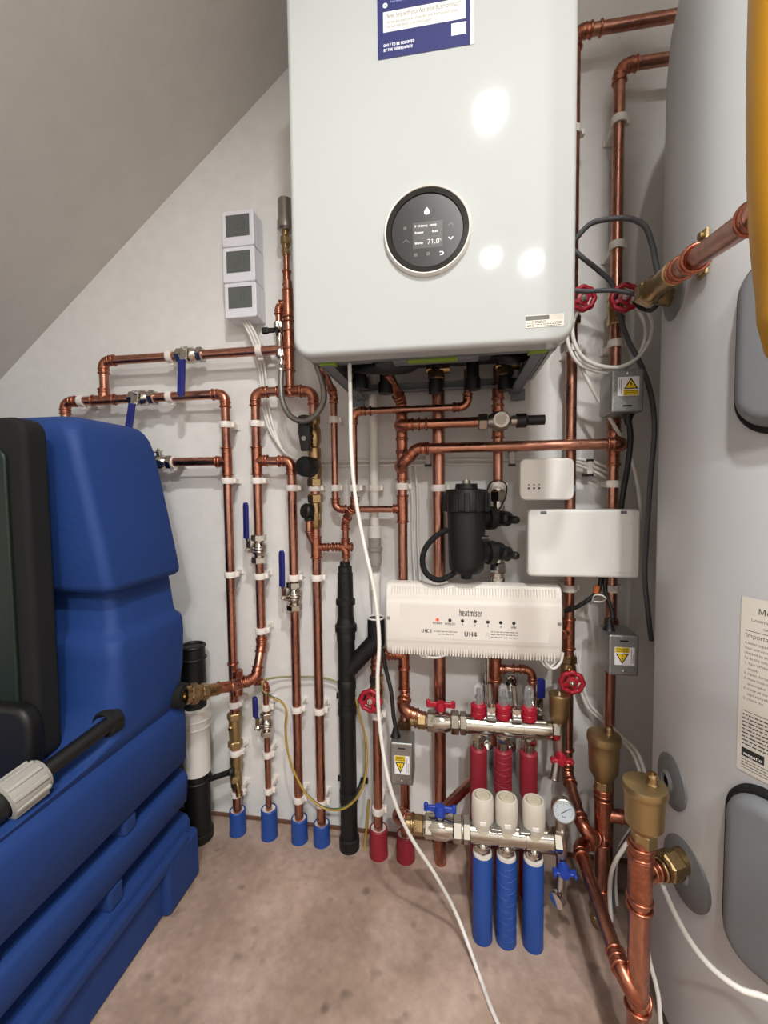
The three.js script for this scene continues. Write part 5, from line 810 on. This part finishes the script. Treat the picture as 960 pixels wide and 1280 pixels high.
{ // pipe leaving the upper cylinder boss towards the viewer
  const a = V([0.2982, 1.1878, 0.31]), b = V([0.2968, 1.1783, 0.39]), e = V([0.246, 1.1059, 0.67]), d = e.clone().sub(b).normalize();
  const t = run('copper pipe leaving the cylinder high up and turning up behind the yellow hose', [b.clone().addScaledVector(d, -0.02), e, V([e.x, CEILING - 0.002, e.z])], R22 * 1.02);
  const k1 = b.clone().addScaledVector(d, 0.035), k2 = b.clone().addScaledVector(d, 0.11);
  part(t, 'coupling', [cyl(k1, k2, R22 * 1.02 + 0.002), collar(k1, d, R22 * 1.1), collar(k2, d, R22 * 1.15), collar(k1.clone().lerp(k2, 0.3), d, R22 * 1.1), collar(k1.clone().lerp(k2, 0.8), d, R22 * 1.1)], M.fitting);
  const v = thing('cylinder_outlet_tee', 'brass tee fitting on the upper side boss of the cylinder', 'pipe fitting'), bs = V(onCyl(184, 1.182)), d0 = b.clone().sub(a).normalize();
  part(v, 'body', [lathe([[0.01, 0], [0.017, 0.002], [0.018, 0.03], [0.0145, 0.036], [0.0145, a.distanceTo(b) - 0.01], [0.0165, a.distanceTo(b) - 0.008], [0.0165, a.distanceTo(b) + 0.012], [0.012, a.distanceTo(b) + 0.014]], a, d0), cyl(a.clone().addScaledVector(d0, 0.015), bs, 0.0165)], M.brass);
  part(v, 'nut', hex(a.clone().addScaledVector(d0, 0.0), d0, 0.021, 0.024), M.brass);
  const pl = V(onCyl(168, 1.205, 0.004)); part(v, 'side_arm', [cyl(a.clone().lerp(b, 0.8), pl, 0.009), hex(pl.clone().add(V([-0.02, 0, 0.004])), [1, 0, -0.1], 0.011, 0.01)], M.brass);
  part(v, 'fixing_plate', [lathe([[0.001, 0.003], [0.009, 0.003], [0.009, 0], [0.001, 0]], pl, outCyl(168)), rbox([pl.x, pl.y, pl.z], [0.005, 0.062, 0.022], 0.002), ...[-1, 1].map(s => cyl([pl.x - 0.006, pl.y + s * 0.024, pl.z], [pl.x, pl.y + s * 0.024, pl.z], 0.005, 12))], M.dullBrass);
}

// ---------------------------------------------------------------- cables
const cable = (name, label, pts, r, mat, group) => single(name, label, 'cable', curve(pts, r, pts.length * 10, 8), mat, group);
cable('white_cable', 'thick white flex hanging from the boiler and trailing over the floor', [[-0.1816, 1.1105, 0.3], [-0.1799, 1.0464, 0.305], [-0.1786, 0.9616, 0.31], [-0.1726, 0.8769, 0.31], [-0.1579, 0.7915, 0.31], [-0.1402, 0.7057, 0.31], [-0.1326, 0.6191, 0.31], [-0.1364, 0.5457, 0.31], [-0.133, 0.4572, 0.31], [-0.1152, 0.3467, 0.31], [-0.086, 0.2508, 0.29], [-0.0358, 0.149, 0.265], [0.0048, 0.0578, 0.25]].concat([[0.0441, 0.006, 0.3064], [0.0591, 0.0045, 0.3472], [0.0869, 0.0045, 0.4087], [0.13, 0.0045, 0.56], [0.08, 0.0045, 0.8], [-0.05, 0.0045, 1.0], [-0.1, 0.0045, 1.4]]), 0.0036, M.cableWhite);
{ const q = 0.0032;
  for (let i = 0; i < 3; i++) { const o = i * 3; cable('thermostat_cable', 'white thermostat cable curving down the wall from the stacked thermostats', [[...[-0.5211, 1.3163, 0.03]], [...[-0.499, 1.2758, 0.03]], [...[-0.4862, 1.234, 0.024]], [...[-0.4827, 1.1778, 0.012]], [...[-0.4791, 1.1081, 0.01]], [...[-0.4595, 1.037, 0.01]], [...[-0.4181, 0.9834, 0.01]], [...[-0.3616, 0.96, 0.01]]].map((p, j) => [p[0] + o * 0.0026 - (j > 5 ? o * 0.002 : 0), p[1] - (j > 4 ? o * 0.0016 : 0), p[2] + (i % 2) * 0.002]), q, M.cableWhite, 'thermostat cables'); }
  for (let i = 0; i < 2; i++) cable('wall_cable', 'white cable running level along the wall behind the copper pipes', [[-0.3616, 0.96, 0.01], [-0.2281, 0.9592, 0.01], [-0.0515, 0.9573, 0.01], [0.0612, 0.9567, 0.01], [0.1522, 0.9547, 0.01]].map(p => [p[0], p[1] - i * 0.011, p[2]]), q, M.cableWhite, 'level wall cables');
  for (let i = 0; i < 3; i++) cable('wall_cable', 'white cable fanning out beside the small receiver box', [[0.2617, 0.9527, 0.03], [0.2955, 0.9466, 0.03], [0.3291, 0.9353, 0.03], [0.3659, 0.9173, 0.02]].map((p, j) => [p[0], p[1] - i * (0.006 + 0.003 * j), p[2]]), q, M.cableWhite, 'cables beside the receiver box');
  for (let i = 0; i < 2; i++) cable('wall_cable', 'white cable dropping down the wall into the wiring centre', [[-0.1055, 0.9488, 0.01], [-0.1003, 0.8713, 0.01], [-0.0993, 0.7542, 0.01], [-0.0933, 0.648, 0.02]].map(p => [p[0] + i * 0.013, p[1], p[2]]), q, M.cableWhite, 'cables dropping into the wiring centre');
}
[[[-0.0607, 0.9686, 0.014], 'beside the thick plain pipe'], [[0.1337, 0.9659, 0.014], 'beside the small receiver box'], [[0.2989, 0.9394, 0.03], 'at the fan of white cables']].forEach(([p, w]) => { const t = thing('cable_clip', `small black and clear cable clip on the wall ${w}`, 'cable clip'); part(t, 'saddle', rbox([p[0], p[1] - 0.008, p[2] / 2 + 0.004], [0.012, 0.03, p[2]], 0.002), M.pvcWhite); for (const s of [1, -1]) part(t, 'nail', [rbox([p[0], p[1] - 0.008 + s * 0.016, p[2] / 2 + 0.003], [0.016, 0.006, p[2] + 0.002], 0.001)], M.black, 'black fixing'); });
{ // earth cable loop round the waste pipe
  const t = thing('earth_cable', 'green and yellow earth cable looping across the lower pipes', 'cable');
  const a = [[-0.4586, 0.3835, 0.07], [-0.4395, 0.3839, 0.085], [-0.4151, 0.3736, 0.085], [-0.4033, 0.3544, 0.085], [-0.4064, 0.3102, 0.085], [-0.4004, 0.2523, 0.088], [-0.3806, 0.1952, 0.09], [-0.3505, 0.1494, 0.092], [-0.3099, 0.126, 0.095], [-0.2695, 0.1287, 0.098], [-0.2355, 0.1536, 0.1], [-0.2123, 0.1936, 0.098], [-0.2056, 0.2414, 0.09], [-0.2099, 0.2906, 0.075], [-0.2261, 0.3403, 0.06], [-0.2397, 0.3842, 0.05]];
  part(t, 'yellow_length', curve(a, 0.0026, 120), M.earthYellow, 'yellow stripe side'); part(t, 'green_length', curve(a.map(p => [p[0] - 0.0012, p[1] + 0.0014, p[2] - 0.001]), 0.0024, 120), M.earthGreen, 'green stripe side');
  const b = [[-0.4586, 0.3835, 0.07], [-0.4686, 0.3973, 0.075], [-0.4683, 0.4153, 0.07], [-0.4498, 0.4112, 0.035], [-0.4, 0.4119, 0.025], [-0.3379, 0.4113, 0.02], [-0.296, 0.4034, 0.02], [-0.2631, 0.3847, 0.02]];
  part(t, 'upper_length', curve(b, 0.0025, 80), M.earthOlive);
  const c = thing('earth_tail', 'short yellow earth cable end reaching the floor by the red sleeve', 'cable'); part(c, 'strand', curve([[-0.2092, 0.1236, 0.05], [-0.2141, 0.0615, 0.05], [-0.2199, 0.0031, 0.055], [-0.2122, -0.0235, 0.075]], 0.003, 40), M.earthYellow);
}
cable('grey_cable', 'grey flat cable arching from the boiler side to the cylinder', [[0.2202, 1.3454, 0.16], [0.2318, 1.3595, 0.17], [0.2514, 1.375, 0.18], [0.2787, 1.3748, 0.19], [0.309, 1.367, 0.2], [0.3279, 1.341, 0.22], [0.3332, 1.2986, 0.24], [0.3318, 1.2558, 0.26], [0.333, 1.2253, 0.27]], 0.0048, M.cableGrey);
cable('grey_cable', 'grey cable slanting behind the red wheel and hanging beside the cylinder', [[0.2299, 1.3688, 0.12], [0.2543, 1.3448, 0.12], [0.2876, 1.3218, 0.11], [0.3183, 1.2956, 0.1], [0.3281, 1.249, 0.1], [0.3487, 1.1842, 0.1], [0.3727, 1.1244, 0.11], [0.3818, 1.0646, 0.13], [0.3846, 1.0011, 0.14], [0.3793, 0.9005, 0.14], [0.3753, 0.8064, 0.14], [0.3727, 0.711, 0.14], [0.384, 0.6364, 0.13], [0.3993, 0.573, 0.11]], 0.005, M.cableGrey);
cable('grey_cable', 'grey cable running level across the two upper red wheels', [[0.2251, 1.268, 0.155], [0.2558, 1.264, 0.155], [0.2972, 1.2599, 0.16], [0.3289, 1.2471, 0.17], [0.3472, 1.2243, 0.2], [0.3522, 1.2113, 0.22]], 0.0045, M.cableGrey);
cable('grey_cable', 'short dark cable curling below the brass outlet tee', [[0.3407, 1.2399, 0.15], [0.347, 1.225, 0.16], [0.3557, 1.2105, 0.18], [0.3523, 1.2045, 0.22]], 0.004, M.cableBlack);
for (let i = 0; i < 2; i++) cable('white_coil', 'white cable coiled in a loop between the two upper red wheels', [[0.2729, 1.2803, 0.1], [0.2516, 1.25, 0.1], [0.2349, 1.2158, 0.1], [0.2384, 1.1751, 0.1], [0.2591, 1.1415, 0.1], [0.2933, 1.125, 0.1], [0.33, 1.123, 0.1], [0.3599, 1.1406, 0.1], [0.3803, 1.1743, 0.1], [0.3826, 1.2088, 0.1], [0.3672, 1.2414, 0.1], [0.3525, 1.2687, 0.09]].map(p => [p[0] + i * 0.007 - 0.002, p[1] + (i ? 0.006 : 0), p[2] + i * 0.012]), 0.004, M.cableWhite, 'coiled white cables');
cable('white_cable', 'white cable slanting down behind the upper grey motor box', [[0.2489, 1.1694, 0.09], [0.2683, 1.1257, 0.09], [0.2987, 1.0694, 0.085], [0.3324, 1.016, 0.08], [0.3631, 0.9607, 0.075], [0.3833, 0.8934, 0.07], [0.3925, 0.8172, 0.07]], 0.004, M.cableWhite);
cable('black_flex', 'black flex hanging from the upper grey motor box', [g1, ...[[0.349, 0.9891, 0.12], [0.3491, 0.9339, 0.11], [0.3446, 0.8771, 0.1], [0.3427, 0.827, 0.09]]], 0.0058, M.cableBlack);
cable('black_flex', 'black flex entering the motor box below the junction box', [...[[0.3099, 0.7004, 0.11], [0.3103, 0.6703, 0.11], [0.3168, 0.6466, 0.115], [0.3201, 0.6197, 0.12]], [g2[0], g2[1] + 0.02, g2[2]], g2], 0.0045, M.cableBlack);
cable('black_flex', 'black flex bending below the junction box towards the wiring centre', [[0.3052, 0.705, 0.1], [0.2994, 0.671, 0.1], [0.279, 0.65, 0.1], [0.256, 0.628, 0.085], [0.2388, 0.6176, 0.075]], 0.005, M.cableBlack);
cable('black_flex', 'black flex from the wiring centre to the motor box by the manifold', [...[[-0.1624, 0.5221, 0.1], [-0.1555, 0.4795, 0.1], [-0.1416, 0.4289, 0.11], [-0.136, 0.376, 0.115]], [g3[0], g3[1] + 0.02, g3[2]], g3], 0.0048, M.cableBlack);
single('amber_connector', 'small orange connector on the flex below the junction box', 'connector', [lathe([[0.001, 0], [0.006, 0.001], [0.006, 0.016], [0.001, 0.018]], [0.2929, 0.6655, 0.106], [0.1, 1, 0])], M.amber);
cable('zip_tie', 'pale zip tie around the flexes below the junction box', [[0.287, 0.6468, 0.1], [0.2886, 0.6642, 0.115], [0.2994, 0.6657, 0.12], [0.3089, 0.6581, 0.115], [0.306, 0.6474, 0.1], [0.2902, 0.6469, 0.1]], 0.0016, M.cableWhite);
for (let i = 0; i < 3; i++) cable('white_cable', 'thin white cable looping out under the wiring centre', [[-0.0818, 0.526, 0.1], [-0.0725, 0.5136, 0.105], [-0.0527, 0.5122, 0.108], [-0.0279, 0.5195, 0.105], [-0.0103, 0.5294, 0.1]].map(p => [p[0] + i * 0.006, p[1] + 0.002 * i, p[2] + i * 0.004]), 0.0028, M.cableWhite, 'white cables looping under the wiring centre');
for (let i = 0; i < 2; i++) cable('white_cable', 'white cable drooping from the end of the wiring centre', [[0.1778, 0.5332, 0.1], [0.187, 0.5128, 0.105], [0.2, 0.5034, 0.106], [0.2147, 0.5177, 0.105], [0.2206, 0.5371, 0.1]].map(p => [p[0] + i * 0.008, p[1], p[2] + i * 0.006]), 0.003, M.cableWhite, 'white cables at the wiring centre end');
for (let i = 0; i < 2; i++) cable('white_cable', 'white cable passing behind the tall upright to the cylinder foot', [[0.268, 0.5112, 0.03], [0.2791, 0.4463, 0.03], [0.3024, 0.3821, 0.03], [0.3307, 0.3581, 0.034], [0.3386, 0.3594, 0.1], [0.3475, 0.3621, 0.16], [0.3468, 0.3476, 0.2], [0.3354, 0.3357, 0.24]].map(p => [p[0] + i * 0.007, p[1] + 0.004 * i, p[2] + i * 0.003]), 0.0034, M.cableWhite, 'white cables behind the tall upright');
cable('white_cable', 'white cable hugging the cylinder and running forward past its lower cover', [[0.3085, 0.3058, 0.3], [0.307, 0.3088, 0.34], [0.3106, 0.2901, 0.36], [0.3088, 0.2849, 0.39], [0.3044, 0.2887, 0.43], [0.305, 0.2912, 0.47], [0.3144, 0.2922, 0.5], [0.3319, 0.2943, 0.52], [0.363, 0.2936, 0.53]].concat([[0.44, 0.2, 0.62], [0.55, 0.13, 0.68], [0.66, 0.05, 0.72], [0.72, 0.006, 0.8], [0.74, 0.005, 1.0]]), 0.0036, M.cableWhite);
cable('white_cable', 'white cable dropping to the floor at the cylinder foot', [[0.3023, 0.1762, 0.34], [0.3018, 0.1441, 0.36], [0.3099, 0.1043, 0.37]].concat([[0.31, 0.04, 0.4], [0.33, 0.005, 0.47], [0.4, 0.005, 0.62]]), 0.0034, M.cableWhite);
for (let i = 0; i < 3; i++) cable('white_cable', 'pale cable curving behind the two brass vent uprights', [[0.3391, 0.2251, 0.2], [0.3183, 0.1906, 0.2], [0.3016, 0.1513, 0.2], [0.3, 0.0928, 0.19], [0.3072, 0.0257, 0.18]].map(p => [p[0] + i * 0.009, Math.max(0.005, p[1] + 0.006 * i), p[2] - i * 0.012]), 0.0042, i === 1 ? M.cableGrey : M.cableWhite, 'cables behind the vent uprights');

settle();
renderer.render(scene, camera);
